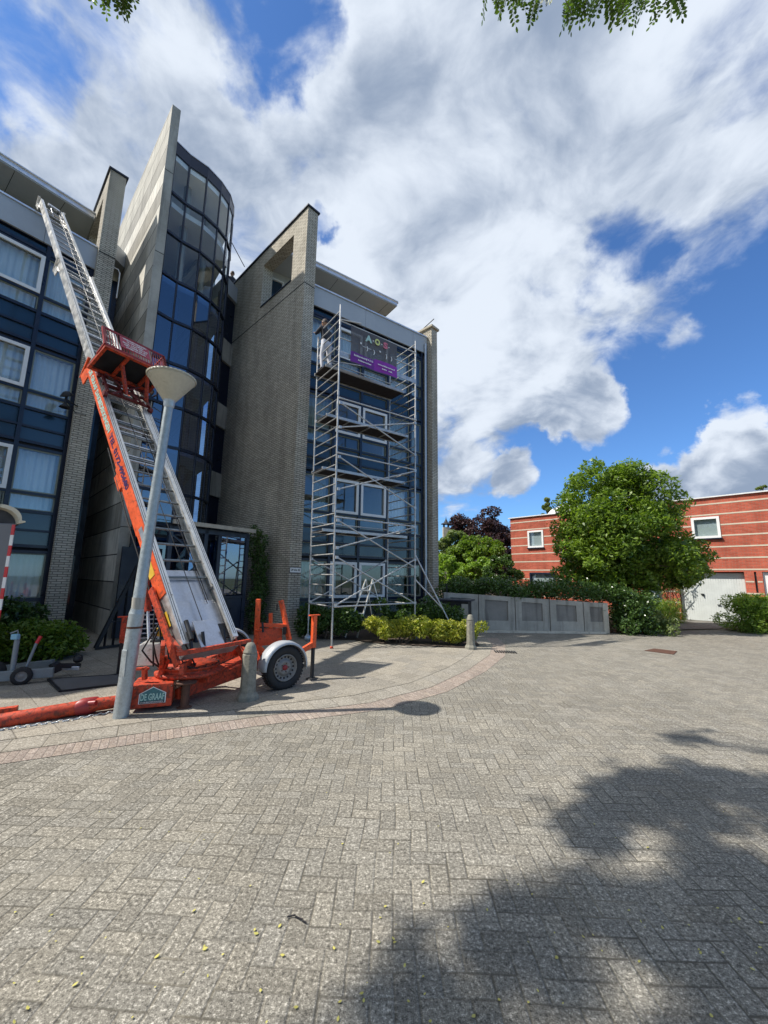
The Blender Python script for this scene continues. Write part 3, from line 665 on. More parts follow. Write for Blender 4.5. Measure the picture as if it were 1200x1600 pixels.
for k in range(1, 6):
    fl.prism([p+(cen-p)*.10+ZV*(PIT*k-.05) for p in ring], ZV*.18)
fl.prism([p+(cen-p)*.02+ZV*(ZT-.62) for p in ring], ZV*.18)
fl.build('floor_slab', M_wallw, to)
st = MB()
for k in range(5):
    a = Vector((-6.7, 12.4, PIT*k+.1)); b = Vector((-8.3, 13.4, PIT*k+1.4)); st.bar(a, b, .8, .16); st.bar(b+Vector((.2, .5, 0)), Vector((-6.9, 13.6, PIT*(k+1)+.1)), .8, .16)
st.tube([Vector((-7.0, 11.9, 0)), Vector((-7.0, 11.9, ZT-.6))], .12, 10); st.tube([Vector((-6.9, 13.2, 0)), Vector((-6.9, 13.2, ZT-.6))], .1, 10)
st.build('stairs', M_conc, to)
bkw = MB(); bkw.bar(ring[-2]+ZV*7.6, ring[-1]+ZV*7.6, 15.2, .12, ring[-1]-ring[-2]); 
bkw = MB(); bkw.prism([ring[-2], ring[-1], ring[-1]+wD*.15, ring[-2]+wD*.15], ZV*15.1); bkw.build('tower_back_wall', M_wallw, bld)
# link walls: right of tower, left of fin
lk = MB(); a = arc[-1]+Vector((-.05, .0, 0)); b = A+wD*5.0; 
lk.prism([a, b, b+wD*.3, a+wD*.3], ZV*12.7); lko = lk.build('link_wall', M_navy, bld)
ls = MB()
dd = (b-a).normalized(); nn_ = Vector((dd.y, -dd.x, 0))
for z in (2.3, 4.98, 7.66, 10.3): ls.prism([a+nn_*.10+dd*.02, b+nn_*.10-dd*.02, b+nn_*.004-dd*.02, a+nn_*.004+dd*.02], ZV*.55); 
ls = MB()
for z in (2.3, 4.98, 7.66, 10.3):
    ls = MB(); ls.box((a+b)/2+nn_*.05+ZV*z, ((b-a).length-.04, .09, .9), dd, nn_); ls.build('balcony_front', M_conc, lko)
lf_ = MB(); lf_.prism([a+nn_*.12, b+nn_*.12, b+wD*2.0, a+wD*2.0], ZV*.66)
zlf = D(358, 442, (a.y+b.y)/2).z-.66
for i_ in range(len(lf_.v)): lf_.v[i_] = (lf_.v[i_][0], lf_.v[i_][1], lf_.v[i_][2]+zlf)
lfo = lf_.build('link_fascia', M_fas, bld)
rl = MB(); rl.tube([arc[-2]+ZV*14.45, A+wD*4.4+ZV*14.05], .016, 6); rl.build('roof_rail', M_black, bld)
a = AL+wD*4.2+fr*.45; b = C0+cD*5.0-cF*.02
dd = (b-a).normalized(); nn_ = Vector((dd.y, -dd.x, 0))
lk2 = MB(); lk2.prism([a, b, b+wD*.3, a+wD*.3], ZV*13.0); lko2 = lk2.build('link_wall', M_navy, bld)
p2 = MB()
for k in range(5): p2.box((a+b)/2+nn_*.012+ZV*(1.3+PIT*k), ((b-a).length-.3, .02, 1.9), dd, nn_)
p2.build('pane', M_pan, lko2)
a2 = AL+wD*2.8+fr*.43; b2 = C0+cD*4.3-cF*.01
lf2 = MB(); lf2.prism([a2+ZV*13.25, b2+ZV*13.25, b2+wD*1.5+ZV*13.25, a2+wD*1.5+ZV*13.25], ZV*.6); lf2.build('link_fascia', M_fas, bld)
hr = MB(); q = AL+fr*.42+wD*.25; hr.tube([q+ZV*10.9, q+fr*.14+ZV*10.9, q+fr*.2+ZV*10.8, q+fr*.2+ZV*9.95], .018, 8); hr.build('handrail', M_whitep, bld)
# dark low wall along the passage between pier and fin
# entrance porch: steel frame, milky glass roof, glazed sides
pr = thing('entrance_porch', 'black steel entrance porch with a milky glass roof beside the big brick wall', 'porch', (-4.9, 10.6, 0))
pD = dv(35); pB = dv(-55); P1 = Vector((-3.86, 11.25, 0)); P0_ = P1-pD*2.15; ZP = 2.80
fm = MB()
for q in (P1, P1-pD*1.25, P0_+pD*.0, P1+pB*1.9, P0_+pB*1.9): fm.box(q+ZV*(ZP/2), (.10, .10, ZP), pD, pB)
fm.box((P0_+P1)/2+ZV*(ZP-.05), (2.15, .10, .12), pD, pB); fm.box((P0_+P1)/2+pB*1.9+ZV*(ZP+.22), (2.15, .08, .10), pD, pB)
for s in (0, .75, 1.25, 1.7, 2.15): fm.bar(P1-pD*s+ZV*(ZP), P1-pD*s+pB*1.9+ZV*(ZP+.27), .06, .08)
fm.bar(P1-pD*1.25+ZV*2.0, P1-pD*2.3+ZV*(ZP-.08), .06, .05); fm.bar(P1-pD*1.25+ZV*2.0, P1-pD*2.1+ZV*1.3, .05, .05)
fm.box(P1-pD*.62+ZV*1.08, (1.2, .07, .07), pD, pB); fm.box(P1-pD*.85+ZV*(ZP/2), (.10, .07, ZP), pD, pB); fm.box(P1-pD*.62+ZV*.12, (1.2, .06, .2), pD, pB)
fm.box(P1-pD*.62+ZV*.60, (1.15, .03, .92), pD, pB)
fm.build('porch_frame', M_navy, pr, .004)
gr = MB(); e0 = ZV*(ZP+.10); gr.prism([P1-pB*.28+pD*.05+e0-ZV*.03, P1+pB*1.95+pD*.05+e0+ZV*.28, P0_+pB*1.95-pD*.1+e0+ZV*.28, P0_-pB*.28-pD*.1+e0-ZV*.03], ZV*.02); gr.build('glass_roof', M_glassc, pr)
gt = MB(); gt.bar(P1-pB*.28+pD*.06+e0-ZV*.02, P0_-pB*.28-pD*.1+e0-ZV*.02, .05, .10); gt.build('gutter', M_stone, pr)
gs = MB(); gs.box(P1-pD*.42+ZV*1.95, (.74, .012, 1.6), pD, pB); gs.box(P1+pB*.95+ZV*1.4, (.012, 1.8, 2.6), pD, pB); gs.build('side_pane', M_glassb, pr)
dr_ = MB(); dr_.box(P1-pD*1.9+pB*1.85+ZV*1.2, (1.0, .06, 2.3), pD, pB); do = dr_.build('door', M_navy, pr); hd = MB(); hd.tube([P1-pD*1.6+pB*1.78+ZV*.9, P1-pD*1.6+pB*1.78+ZV*1.5], .015, 6); hd.build('handle', M_galv, do)
# ivy beside porch
shrub('climbing_plant', 'tall climbing ivy between the black porch and the brick side wall', 'climbing plant', [(-3.62+nr.normal()*.08, 11.7+nr.normal()*.12, z, .24, .3, .3) for z in np.arange(.2, 2.9, .22)], 4200, .085, M_lfd, (-3.62, 11.7, 0))
# slanted gate frame by the fin
gt = thing('bicycle_gate', 'black triangular steel frame with slatted panel in front of the concrete fin', 'gate', (-6.2, 9.2, 0))
gm = MB(); g0 = D(152, 990, 9.0); g0.z = .05; g1 = D(215, 884, 9.6); g2 = Vector((g1.x, g1.y, .05)); gm.bar(g0, g1, .07, .07); gm.bar(g0, g2, .05, .05); gm.bar(g2, g1, .06, .06)
for u_ in (.25, .5, .75): q = g0.lerp(g1, u_); gm.bar(Vector((q.x, q.y, .05)), q, .035, .035)
for u_ in (.3, .6): q = g0.lerp(g2, u_); q2 = g0.lerp(g1, u_); gm.bar(q2, Vector((g2.x, g2.y, q2.z)), .03, .03)
gm.build('gate_frame', M_black, gt)
sp = MB(); q0 = D(217, 1005, 7.8); 
for i_ in range(13): sp.bar(Vector((q0.x, q0.y, .12+i_*.085)), Vector((q0.x+.26, q0.y+.18, .12+i_*.085)), .02, .022)
sp.bar(Vector((q0.x, q0.y, 0)), Vector((q0.x, q0.y, 1.25)), .03, .03); sp.bar(Vector((q0.x+.26, q0.y+.18, 0)), Vector((q0.x+.26, q0.y+.18, 1.25)), .03, .03)
sp.build('slatted_panel', M_galv, gt)
# fixed floodlight on the left pier
fl = thing('floodlight', 'dark round floodlight on a bracket arm fixed to the left brick pier', 'floodlight', (-8.3, 10.0, 5.9))
q = PL(104, 618, AL-wD*.35, fr); mb = MB(); mb.lathe(q, [(.0, .12), (.07, .10), (.15, 0), (.14, -.01)], 16, Vector((1, 0, 0)), Vector((0, .8, .6)), Vector((.2, -.6, .8)).normalized()); mb.build('reflector', M_black, fl)
mb = MB(); mb.tube([q, q-ZV*.28], .03, 8); mb.tube([q-ZV*.1, AL+fr*.05+ZV*(q.z-.1)], .018, 6); mb.lathe(q-ZV*.30, [(.03, .08), (.13, -.04), (.0, -.02)], 12); mb.build('bracket', M_black, fl)
mb = MB(); p_ = AL-wD*.01+fr*.25; mb.tube([q-ZV*.1, (q+p_+ZV*q.z)/2*1.0-ZV*0, p_+ZV*(q.z-.25)] if False else [q-ZV*.12, Vector(((q.x+p_.x)/2, (q.y+p_.y)/2, q.z-.35)), Vector((p_.x, p_.y, q.z-.3))], .010, 6); mb.build('cable', M_black, fl)

# ================================================================ right side: low wall, red house, cabinet
W0 = Vector((1.95, 13.02, 0)); W1 = Vector((7.10, 13.18, 0)); WD = (W1-W0).normalized(); WN = Vector((WD.y, -WD.x, 0)); WL = (W1-W0).length
lwall = thing('retaining_wall', 'long low concrete retaining wall with stained recessed panels under ivy', 'low wall', (4.6, 13.2, 0))
def wt(s): return 1.22-.27*s/WL
mb = MB()
def wseg(a, b, z0a, z0b, z1a, z1b, o0, o1): mb.hexa([W0+WD*a+WN*o1+ZV*z0a, W0+WD*b+WN*o1+ZV*z0b, W0+WD*b+WN*o0+ZV*z0b, W0+WD*a+WN*o0+ZV*z0a, W0+WD*a+WN*o1+ZV*z1a, W0+WD*b+WN*o1+ZV*z1b, W0+WD*b+WN*o0+ZV*z1b, W0+WD*a+WN*o0+ZV*z1a])
bays = [0, 1.12, 2.30, 3.42, 4.52, WL]; rc_ = MB()
for i in range(5):
    a, b = bays[i]+.012, bays[i+1]-.012; pa, pb = a+.20, b-.22; t1 = wt(a)-.13; t2 = .36
    if i == 4: b = WL-.002; pb = b-.01
    mb2 = mb
    wseg(a, b, 0, 0, t2, t2, -.22, 0); wseg(a, b, wt(a)-.14, wt(b)-.14, wt(a), wt(b), -.22, 0)
    wseg(a, pa, t2, t2, wt(a)-.14, wt(pa)-.14, -.22, 0); wseg(pb, b, t2, t2, wt(pb)-.14, wt(b)-.14, -.22, 0)
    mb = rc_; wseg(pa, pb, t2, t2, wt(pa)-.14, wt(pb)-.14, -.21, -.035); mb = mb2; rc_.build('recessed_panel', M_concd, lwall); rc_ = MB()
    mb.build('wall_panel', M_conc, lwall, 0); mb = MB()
mb = MB(); mb.box(W0+WD*(WL+.09)-WN*.11+ZV*.475, (.17, .24, .95), WD, WN); mb.box(W0+WD*(WL+.14)-WN*.62+ZV*.455, (.20, .9, .91), WD, WN); mb.build('end_pier', M_concl, lwall, .01)  # sun on this wall end is put into its lighter colour
mb = MB(); mb.box(W0+WD*(WL/2)+WN*.06+ZV*.03, (WL, .11, .06), WD, WN); mb.build('kerb', M_concl, lwall)
cab = thing('bin_cabinet', 'dark steel cabinet with flat lid in front of the low concrete wall', 'cabinet', (2.1, 12.2, 0))
c0 = Vector((2.42, 12.30, 0)); mb = MB(); cd1 = dv(112); cd2 = dv(22)
mb.box(c0-cd1*.30+cd2*.3+ZV*.50, (.9, .55, .96), cd1, cd2); mb.build('body', M_black, cab, .01)
mb = MB(); mb.box(c0-cd1*.40+cd2*.28+ZV*1.01, (1.3, .75, .05), cd1, cd2); mb.build('lid', M_navy, cab, .008)
mb = MB(); mb.box(c0+cd1*.06-cd2*.02+ZV*.52, (.20, .02, .78), cd1, cd2); mb.build('door', M_conc, cab)
mb = MB(); mb.tube([W0+WD*.12-WN*.1+ZV*1.1, W0+WD*.12-WN*.1+ZV*1.5], .02, 6); tag(mb.build('rail_post', M_black), 'short black steel post on the low wall next to the brick building', 'post')

hr_ = G(797, 810, 5.389); Hs = Vector((hr_.x, hr_.y, 0)); hD = dv(137.1); hN = Vector((hD.y, -hD.x, 0))
if hN.y > 0: hN = -hN
ho = thing('red_brick_house', 'two-storey red brick house with cream stripes and a white garage door', 'house', (Hs.x+5, Hs.y-4, 0))
wins = [(1.10, 2.05, 3.52, 4.52), (8.93, 9.92, 3.58, 4.52), (1.12, 2.6, 1.2, 2.08), (8.22, 10.50, 0.0, 2.12), (6.95, 7.55, 0.0, 2.05), (11.05, 12.0, 0, 2.12), (12.6, 13.9, 3.58, 4.52)]
holes = wins+[(10.80, 10.87, 1.28, 2.12)]
mb = wall_mb(Hs, hD, 15.5, 0, 5.36, .28, -hN, holes)
ho_w = mb.build('wall', M_red, ho)
mb = MB()
for z in (5.08, 4.61, 4.14, 3.67, 3.19, 2.71, 2.22, 1.72, 1.24, .76, .30):
    cuts = sorted([(h[0]-.02, h[1]+.02) for h in holes if h[2]-.03 < z < h[3]+.03]); s = 0.0
    for c in cuts+[(15.5, 15.6)]:
        if c[0]-s > .02: mb.box(Hs+hD*((s+c[0])/2)+hN*.002+ZV*z, (c[0]-s, .01, .058), hD, hN)
        s = max(s, c[1])
mb.build('cream_band', M_cream, ho)
mb = MB(); mb.box(Hs+hD*7.75-hN*.14+ZV*5.385, (15.7, .44, .05), hD, hN); mb.build('coping', M_whitep, ho)
mb = MB(); mb.box(Hs+hD*7.75-hN*4.2+ZV*2.6, (15.4, 7.6, 5.2), hD, hN); mb.build('rear_volume', M_red, ho)
for i, h in enumerate(wins):
    if i in (3, 4, 5): continue
    f = MB(); sc_ = (h[0]+h[1])/2; W_ = h[1]-h[0]; t = .10
    for z in (h[2]+t/2, h[3]-t/2): f.box(Hs+hD*sc_-hN*.03+ZV*z, (W_, .12, t), hD, hN)
    for s in (h[0]+t/2, h[1]-t/2): f.box(Hs+hD*s-hN*.03+ZV*((h[2]+h[3])/2), (t, .12, h[3]-h[2]-2*t), hD, hN)
    wo = f.build('window', M_white if i != 2 else M_navy, ho); g = MB(); g.box(Hs+hD*sc_-hN*.07+ZV*((h[2]+h[3])/2), (W_-2*t+.01, .01, h[3]-h[2]-2*t+.01), hD, hN); g.build('pane', M_glass, wo)
    g = MB(); g.box(Hs+hD*sc_-hN*.11+ZV*((h[2]+h[3])/2), (W_-2*t, .01, h[3]-h[2]-2*t), hD, hN); g.build('roller_blind', M_blind, wo)
    g = MB(); g.box(Hs+hD*sc_+hN*.03+ZV*(h[2]-.03), (W_+.08, .12, .05), hD, hN); g.build('sill', M_navy, wo)
# garage door: ribbed
h = wins[3]; mb = MB(); s = h[0]+.03; mb.box(Hs+hD*((h[0]+h[1])/2)-hN*.22+ZV*1.04, (h[1]-h[0]-.04, .03, 2.06), hD, hN)
n_ = 26; st_ = (h[1]-h[0]-.06)/n_
for i in range(n_): mb.box(Hs+hD*(h[0]+.03+st_*(i+.5))-hN*.202+ZV*1.04, (st_-.014, .008, 2.04), hD, hN)
gd_ = mb.build('garage_door', M_gar, ho)
mb = MB(); mb.box(Hs+hD*9.02-hN*.165+ZV*1.16, (.12, .04, .03), hD, hN); mb.box(Hs+hD*9.06-hN*.165+ZV*1.09, (.03, .04, .11), hD, hN); mb.box(Hs+hD*9.55-hN*.165+ZV*.72, (.12, .03, .03), hD, hN); mb.build('handle', M_black, gd_)
mb = MB(); mb.box(Hs+hD*7.25-hN*.15+ZV*1.0, (.58, .05, 1.98), hD, hN); d_ = mb.build('door', plain('slate_blue_door', (.07, .11, .14), .4, 0, .1), ho)
mb = MB(); mb.box(Hs+hD*7.22-hN*.115+ZV*1.12, (.24, .02, .05), hD, hN); mb.build('letterbox', M_silver, d_)
mb = MB(); mb.box(Hs+hD*11.52-hN*.12+ZV*1.05, (.93, .05, 2.1), hD, hN); d_ = mb.build('door', M_white, ho)
mb = MB(); mb.box(Hs+hD*11.62-hN*.09+ZV*1.6, (.5, .02, .7), hD, hN); mb.build('pane', M_glass, d_)
mb = MB(); mb.box(Hs+hD*10.835-hN*.1+ZV*1.70, (.06, .1, .83), hD, hN); mb.build('slot', M_dark, ho)
mb = MB(); q = Hs+hD*2.3-hN*3.0; mb.lathe(q+ZV*5.1, [(1.5, 0), (1.42, .45), (1.0, .95), (.5, 1.2), (0, 1.28)], 20); mb.build('roof_dome', M_whitep, ho)
# distant buildings
hs = thing('stone_house', 'pale stone house end with an orange tile ridge far behind the shrubs', 'house', (9.5, 42, 0))
q = D(748, 880, 42); mb = MB(); mb.box(Vector((q.x, 44, 2.7)), (4.2, 5, 5.4)); mb.build('wall', M_stone, hs)
mb = MB(); qx = q.x; mb.prism([Vector((qx-2.4, 41.2, 4.9)), Vector((qx+2.4, 41.2, 4.9)), Vector((qx+2.0, 41.2, 5.6)), Vector((qx-1.4, 41.2, 5.6))], Vector((0, 5.6, 0))); mb.build('roof', M_rooft, hs)
ch = thing('chimney', 'far brick chimney with a small pointed metal cowl above the shrubs', 'chimney', (8.5, 55, 0))
q = D(697, 822, 55); mb = MB(); mb.box(Vector((q.x, 55, (q.z-.2)/2)), (.9, .9, q.z-.2)); mb.build('stack', M_stone, ch)
mb = MB(); mb.lathe(Vector((q.x, 55, q.z-.2)), [(.75, .45), (.72, .5), (.3, .7), (.06, 1.2), (.0, 1.6)], 8, smooth=False)
for a in range(4): mb.tube([Vector((q.x+(.3 if a & 1 else -.3), 55+(.3 if a & 2 else -.3), q.z-.2)), Vector((q.x+(.3 if a & 1 else -.3), 55+(.3 if a & 2 else -.3), q.z+.3))], .09, 5)
mb.build('cowl', M_black, ch)
# ================================================================ street lamp
lb = Vector((-3.02, 4.96, 0)); lp = thing('street_lamp', 'galvanised street lamp post with an upturned cream cone shade', 'street lamp', tuple(lb))
TL = Vector((.043, 0, 1))                                       # the mast leans a little to the right
mb = MB(); mb.tube([lb, lb+TL*1.18], .082, 20); mb.tube([lb+TL*1.18, lb+TL*1.24, lb+TL*2.3, lb+TL*3.86], [.082, .068, .060, .052], 20); mb.build('mast', M_mast, lp)
hc = lb+TL*3.86; LS = .76
mb = MB(); mb.lathe(hc, [(.052, -.05), (.066, -.02), (.066, .02), (.078, .05), (.10, .12)], 24); mb.build('collar', M_galv, lp)
mb = MB(); mb.lathe(hc, [(.078, .05), (.27, .33), (.285, .352), (.285, .365), (.277, .365)], 40); mb.build('lamp_shade', M_lampc, lp)
mb = MB(); n = 36
mb.lathe(hc+ZV*.365, [(.292, -.010), (.297, .0), (.292, .02), (.23, .045), (.10, .06), (0, .064)], 40)
for k in range(n):
    a = 2*math.pi*k/n; mb.box(hc+Vector((.293*math.cos(a), .293*math.sin(a), .370)), (.014, .027, .023), Vector((math.cos(a), math.sin(a), 0)), Vector((-math.sin(a), math.cos(a), 0)))
mb.build('rim', M_lampc, lp)
mb = MB(); mb.lathe(lb+TL*1.30, [(.069, -.07), (.0695, .07)], 20); s_ = mb.build('sticker', M_conc, lp)
dm = MB(); dn = Vector((-.25, -.97, 0)).normalized(); ds = Vector((dn.y, -dn.x, 0)); dm.box(lb+TL*.62+dn*.081, (.075, .008, .30), ds, dn, ZV); dm.build('access_door', M_mast, lp, .003)
st_ = MB(); st_.lathe(lb+TL*1.02, [(.084, -.012), (.084, .012)], 20); st_.build('strap', M_rust, lp)

# ================================================================ ladder lift on its trailer
FT = Vector((-2.59, 5.20, .69)); TP = Vector((-9.50, 9.25, 11.46)); U = (TP-FT); LL = U.length; U.normalize()
WV = dv(-59.75+90); NV = WV.cross(U)
lift = thing('ladder_lift', 'orange trailer-mounted roofing hoist with a long aluminium ladder leaning on the roof edge', 'ladder lift', (-2.6, 5.8, 0))
def lad(a, b, w0, w1, dep, lift_n, m_rail, rung_m, name, off=0.0, rsp=.30, rail_w=.05, flange=.085, w1b=None):
    """one telescopic section between distances a..b, rails at w0 and w1 across, rails dep deep"""
    mb = MB()
    for wq, sg in ((w0, 1), (w1, -1)):
        c = lambda t, x, y: FT+U*t+WV*(wq+sg*x+(((w1b if w1b else w1)-w1)*(t-a)/(b-a) if sg < 0 else 0))+NV*(lift_n+y)
        def slab(x0, x1, y0, y1): mb.hexa([c(a, x0, y0), c(a, x1, y0), c(a, x1, y1), c(a, x0, y1), c(b, x0, y0), c(b, x1, y0), c(b, x1, y1), c(b, x0, y1)])
        slab(0, rail_w*.25, 0, dep); slab(rail_w*.25, flange, dep-.022, dep); slab(rail_w*.25, flange, 0, .022); slab(rail_w*.25, rail_w*.7, dep*.42, dep*.58)
    sec = mb.build(name, m_rail, lift)
    rg = MB(); t = a+.12+off
    while t < b-.05:
        we = w1+((w1b if w1b else w1)-w1)*(t-a)/(b-a); rg.box(FT+U*t+WV*((w0+we)/2)+NV*(lift_n+dep*.5), (we-w0-.03, .026, .026), WV, U, NV); t += rsp
    rg.build('rung', rung_m, sec); return sec
t1, t2 = 5.95, 9.95
s1 = lad(.0, t1, .0, .84, .20, 0.0, M_alu, M_alud, 'ladder_section', 3.3, .42)
s2 = lad(.9, t2, .03, .81, .175, .02, M_alu, M_dulls, 'ladder_section', 0.05, .30, .045, .07, .70)
s3 = lad(3.4, LL, .05, .77, .15, .035, M_alu, M_alud, 'ladder_section', .0, .30, .04, .06, .57)
# orange outer skin on the base section, with the lettering
mb = MB()
for sgn, wq in ((1, -.014), (-1, .84)):
    mb.hexa([FT+U*a+WV*(wq+x)+NV*y for a, x, y in ((.75, 0, -.012), (.75, .013, -.012), (.75, .013, .20), (.75, 0, .20), (t1, 0, -.012), (t1, .013, -.012), (t1, .013, .20), (t1, 0, .20))]) if sgn == 1 else None
mb.hexa([FT+U*a+WV*x+NV*y for a, x, y in ((1.9, 0.0, -.05), (1.9, .05, -.05), (1.9, .05, -.012), (1.9, 0, -.012), (3.3, 0, -.06), (3.3, .05, -.06), (3.3, .05, -.012), (3.3, 0, -.012))])
mb.box(FT+U*3.0+WV*-.0+NV*-.06, (.05, .30, .10), WV, U, NV)
skin = mb.build('side_plate', M_orange, lift, .003)
to_ = FT+WV*-.017
text('lettering', 'DE GRAAF DAKBEDEKKINGEN', .135, to_+U*4.90+NV*.095, -U, NV, M_txtg, skin, fit=1.72, bold=.005)
text('lettering', 'TEL. 0172-495680', .135, to_+U*3.34+NV*.095, -U, NV, M_txtn, skin, fit=1.24, bold=.004)
mb = MB(); mb.box(to_+U*1.72+NV*.11-WV*.002, (.003, .42, .085), WV, U, NV); k_ = mb.build('sticker', M_alud, skin)
text('sticker_text', 'Böcker', .08, to_+U*1.72+NV*.11-WV*.006, -U, NV, M_txtn, k_, fit=.36) if False else None
for a_, l_ in ((1.25, .28), (.42, .22)):
    mb = MB(); mb.box(to_+U*a_+NV*.05-WV*.001, (.003, l_, .13), WV, U, NV); mb.build('warning_sticker', M_yellow, skin)
mb = MB()
for w_, a_, b_, nn2 in ((.022, .05, 5.9, .2005), (.052, .05, 5.9, .2005), (.818, .05, 5.9, .2005), (.788, .05, 5.9, .2005), (.052, 6.1, 9.9, .1955)):
    mb.box(FT+U*((a_+b_)/2)+WV*w_+NV*nn2, (.007, b_-a_, .002), WV, U, NV)
mb.build('groove_shade_strip', M_black, lift)  # flat black strips on the flanges paint in the shade of the channel grooves
# brackets at the top end of sections
def head(t, w0, w1, dep, ln, m_, big):
    mb = MB()
    for wq, sg in ((w0, -1), (w1, 1)):
        mb.prism([FT+U*(t-.02)+WV*wq+NV*(ln-big), FT+U*(t+.05)+WV*wq+NV*(ln+dep), FT+U*(t+.05)+WV*(wq+sg*.05)+NV*(ln+dep), FT+U*(t-.02)+WV*(wq+sg*.02)+NV*(ln-big-.02)], U*.03)
        mb.box(FT+U*(t-.14)+WV*(wq+sg*.012)+NV*(ln-big*.45), (.02, .26, big*.9), WV, U, NV)
    mb.box(FT+U*(t-.02)+WV*((w0+w1)/2)+NV*(ln-.03), (w1-w0, .05, .04), WV, U, NV)
    mb.build('section_head', m_, lift)
head(t1, .0, .84, .2, 0, M_orange, .22); head(t2, .03, .70, .175, .02, M_alu, .16); head(LL, .05, .57, .15, .035, M_alu, .10)
for t in (4.4, 5.3, 7.2, 9.2): mb = MB(); mb.box(FT+U*t+WV*(.42 if t < 6 else .34)+NV*.05, (.80 if t < 6 else .60, .09, .07), WV, U, NV); mb.build('cross_bar', M_alud, lift)
mb = MB(); mb.box(FT+U*(LL+.03)+WV*.36+NV*.15, (.26, .10, .05), WV, U, NV)
for x in (.28, .50): mb.tube([FT+U*(LL-.6)+WV*x+NV*.12, FT+U*(LL+.03)+WV*x+NV*.15], .008, 6)
mb.build('cable_guide', M_alud, lift)
mb = MB()
mb.tube([FT+U*.3+WV*.40+NV*.16, FT+U*5.0+WV*.36+NV*.17, FT+U*LL+WV*.45+NV*.15], .006, 5); mb.tube([FT+U*.6+WV*.60+NV*.13, FT+U*4.6+WV*.60+NV*.13], .006, 5); mb.tube([FT+U*.6+WV*.66+NV*.10, FT+U*4.6+WV*.66+NV*.10], .006, 5)
mb.build('hoist_cable', M_black, lift)
# aluminium cover plates at the foot
mb = MB()
mb.box(FT+U*.95+WV*.42+NV*.06, (.70, .55, .012), WV, U, NV); mb.box(FT+U*.42+WV*.42+NV*.10, (.70, .42, .012), WV, U, NV); mb.box(FT+U*.10+WV*.42+NV*.17, (.36, .42, .02), WV, U, NV); mb.box(FT+U*.64+WV*.42+NV*.09, (.66, .06, .03), WV, U, NV)
mb.box(FT+U*-.10+WV*.42+NV*.08, (.8, .05, .16), WV, U, NV)
mb.build('cover_plate', M_alud, lift, .004)
mb = MB(); mb.box(FT+U*.15+WV*.69+NV*.12, (.14, .22, .03), WV, U, NV); mb.build('rubber_stop', M_black, lift)
mb = MB(); mb.tube([FT+U*.02+WV*.10+NV*.24, FT+U*.30+WV*.12+NV*.22], .03, 10); mb.build('cable_roller', M_black, lift)
for x in (.12, .30, .62): mb = MB(); mb.tube([FT+U*-.06+WV*x+NV*.16, FT+U*.12+WV*x+NV*.22], .022, 8); mb.build('foot_roller', M_black, lift)
# red bar in front of the foot, side struts
mb = MB(); p = FT-U*.12-WV*.10+NV*.20; mb.bar(p, p+WV*1.10+U*.02, .06, .05); mb.bar(p+WV*.05, FT+U*.2+WV*-.03+NV*.05, .05, .03)
mb.bar(FT+U*.95-WV*.05+NV*.0, FT-U*.22-WV*.08+NV*.10, .035, .10, NV); mb.bar(FT+U*.1+WV*.90, FT-U*.30+WV*.90+NV*.10, .035, .10, NV)
mb.build('foot_frame', M_orange2, lift, .004)
# carriage and tilting load platform
tc_ = 5.20; cz = MB()
for t in (-.22, .0, .24): cz.box(FT+U*(tc_+t)+WV*.42+NV*.255, (.80, .045, .04), WV, U, NV)
for x in (.06, .30, .54, .78): cz.box(FT+U*tc_+WV*x+NV*.27, (.035, .50, .05), WV, U, NV)
cz.bar(FT+U*(tc_-.3)+WV*.1+NV*.30, FT+U*(tc_+.28)+WV*.7+NV*.30, .03, .03); cz.bar(FT+U*(tc_+.28)+WV*.1+NV*.30, FT+U*(tc_-.3)+WV*.7+NV*.30, .03, .03)
for x in (.02, .82):
    for t in (-.28, .28): cz.tube([FT+U*(tc_+t)+WV*(x-.03)+NV*.23, FT+U*(tc_+t)+WV*(x+.03)+NV*.23], .05, 12)
cz.build('carriage', plain('dark_grimy_red_paint', (.13, .016, .014), .55, 0, .3, 12), lift)
jb = MB()
for _ in range(12): jb.box(FT+U*(tc_+rnd.uniform(-.25, .3))+WV*rnd.uniform(.12, .72)+NV*rnd.uniform(.28, .34), (rnd.uniform(.03, .09), rnd.uniform(.02, .06), .02), WV, U, NV)
jb.build('bracket', M_rust, lift)
E_ = (dv(120.2)*math.cos(R_(24))+ZV*math.sin(R_(24))).normalized(); EN = E_.cross(WV); EN = EN if EN.z > 0 else -EN
PO = FT+U*(tc_+.36)+WV*-.17+NV*.27; PW, PDp = 1.10, .62
plat = MB(); plat.box(PO+WV*(PW/2)+E_*(PDp/2), (PW, PDp, .03), WV, E_, EN); pf = plat.build('load_platform', M_black, lift)
mb = MB()
for e_ in (.02, PDp-.02): mb.box(PO+WV*(PW/2)+E_*e_-EN*.03, (PW, .05, .06), WV, E_, EN)
for x in (.02, .40, .86, PW-.02): mb.box(PO+WV*x+E_*(PDp/2)-EN*.035, (.05, PDp, .05), WV, E_, EN)
for x in (.40, .86): mb.bar(PO+WV*x+E_*(PDp*.6)-EN*.04, FT+U*(tc_-.15)+WV*(x*.8+.05)+NV*.30, .05, .05)
mb.build('floor_frame', M_orange2, pf)
rl = MB(); RH = .42
def rail_side(a, b, nb):
    rl.bar(a+EN*RH, b+EN*RH, .03, .03); rl.bar(a, b, .03, .03); rl.bar(a, a+EN*RH, .035, .035); rl.bar(b, b+EN*RH, .035, .035)
    for k in range(1, nb): q = a.lerp(b, k/nb); rl.bar(q, q+EN*RH, .010, .010)
o1, o2 = PO+E_*PDp, PO+E_*PDp+WV*PW
rail_side(o1, o2, 24); rail_side(PO+WV*PW+E_*.1, o2, 12)
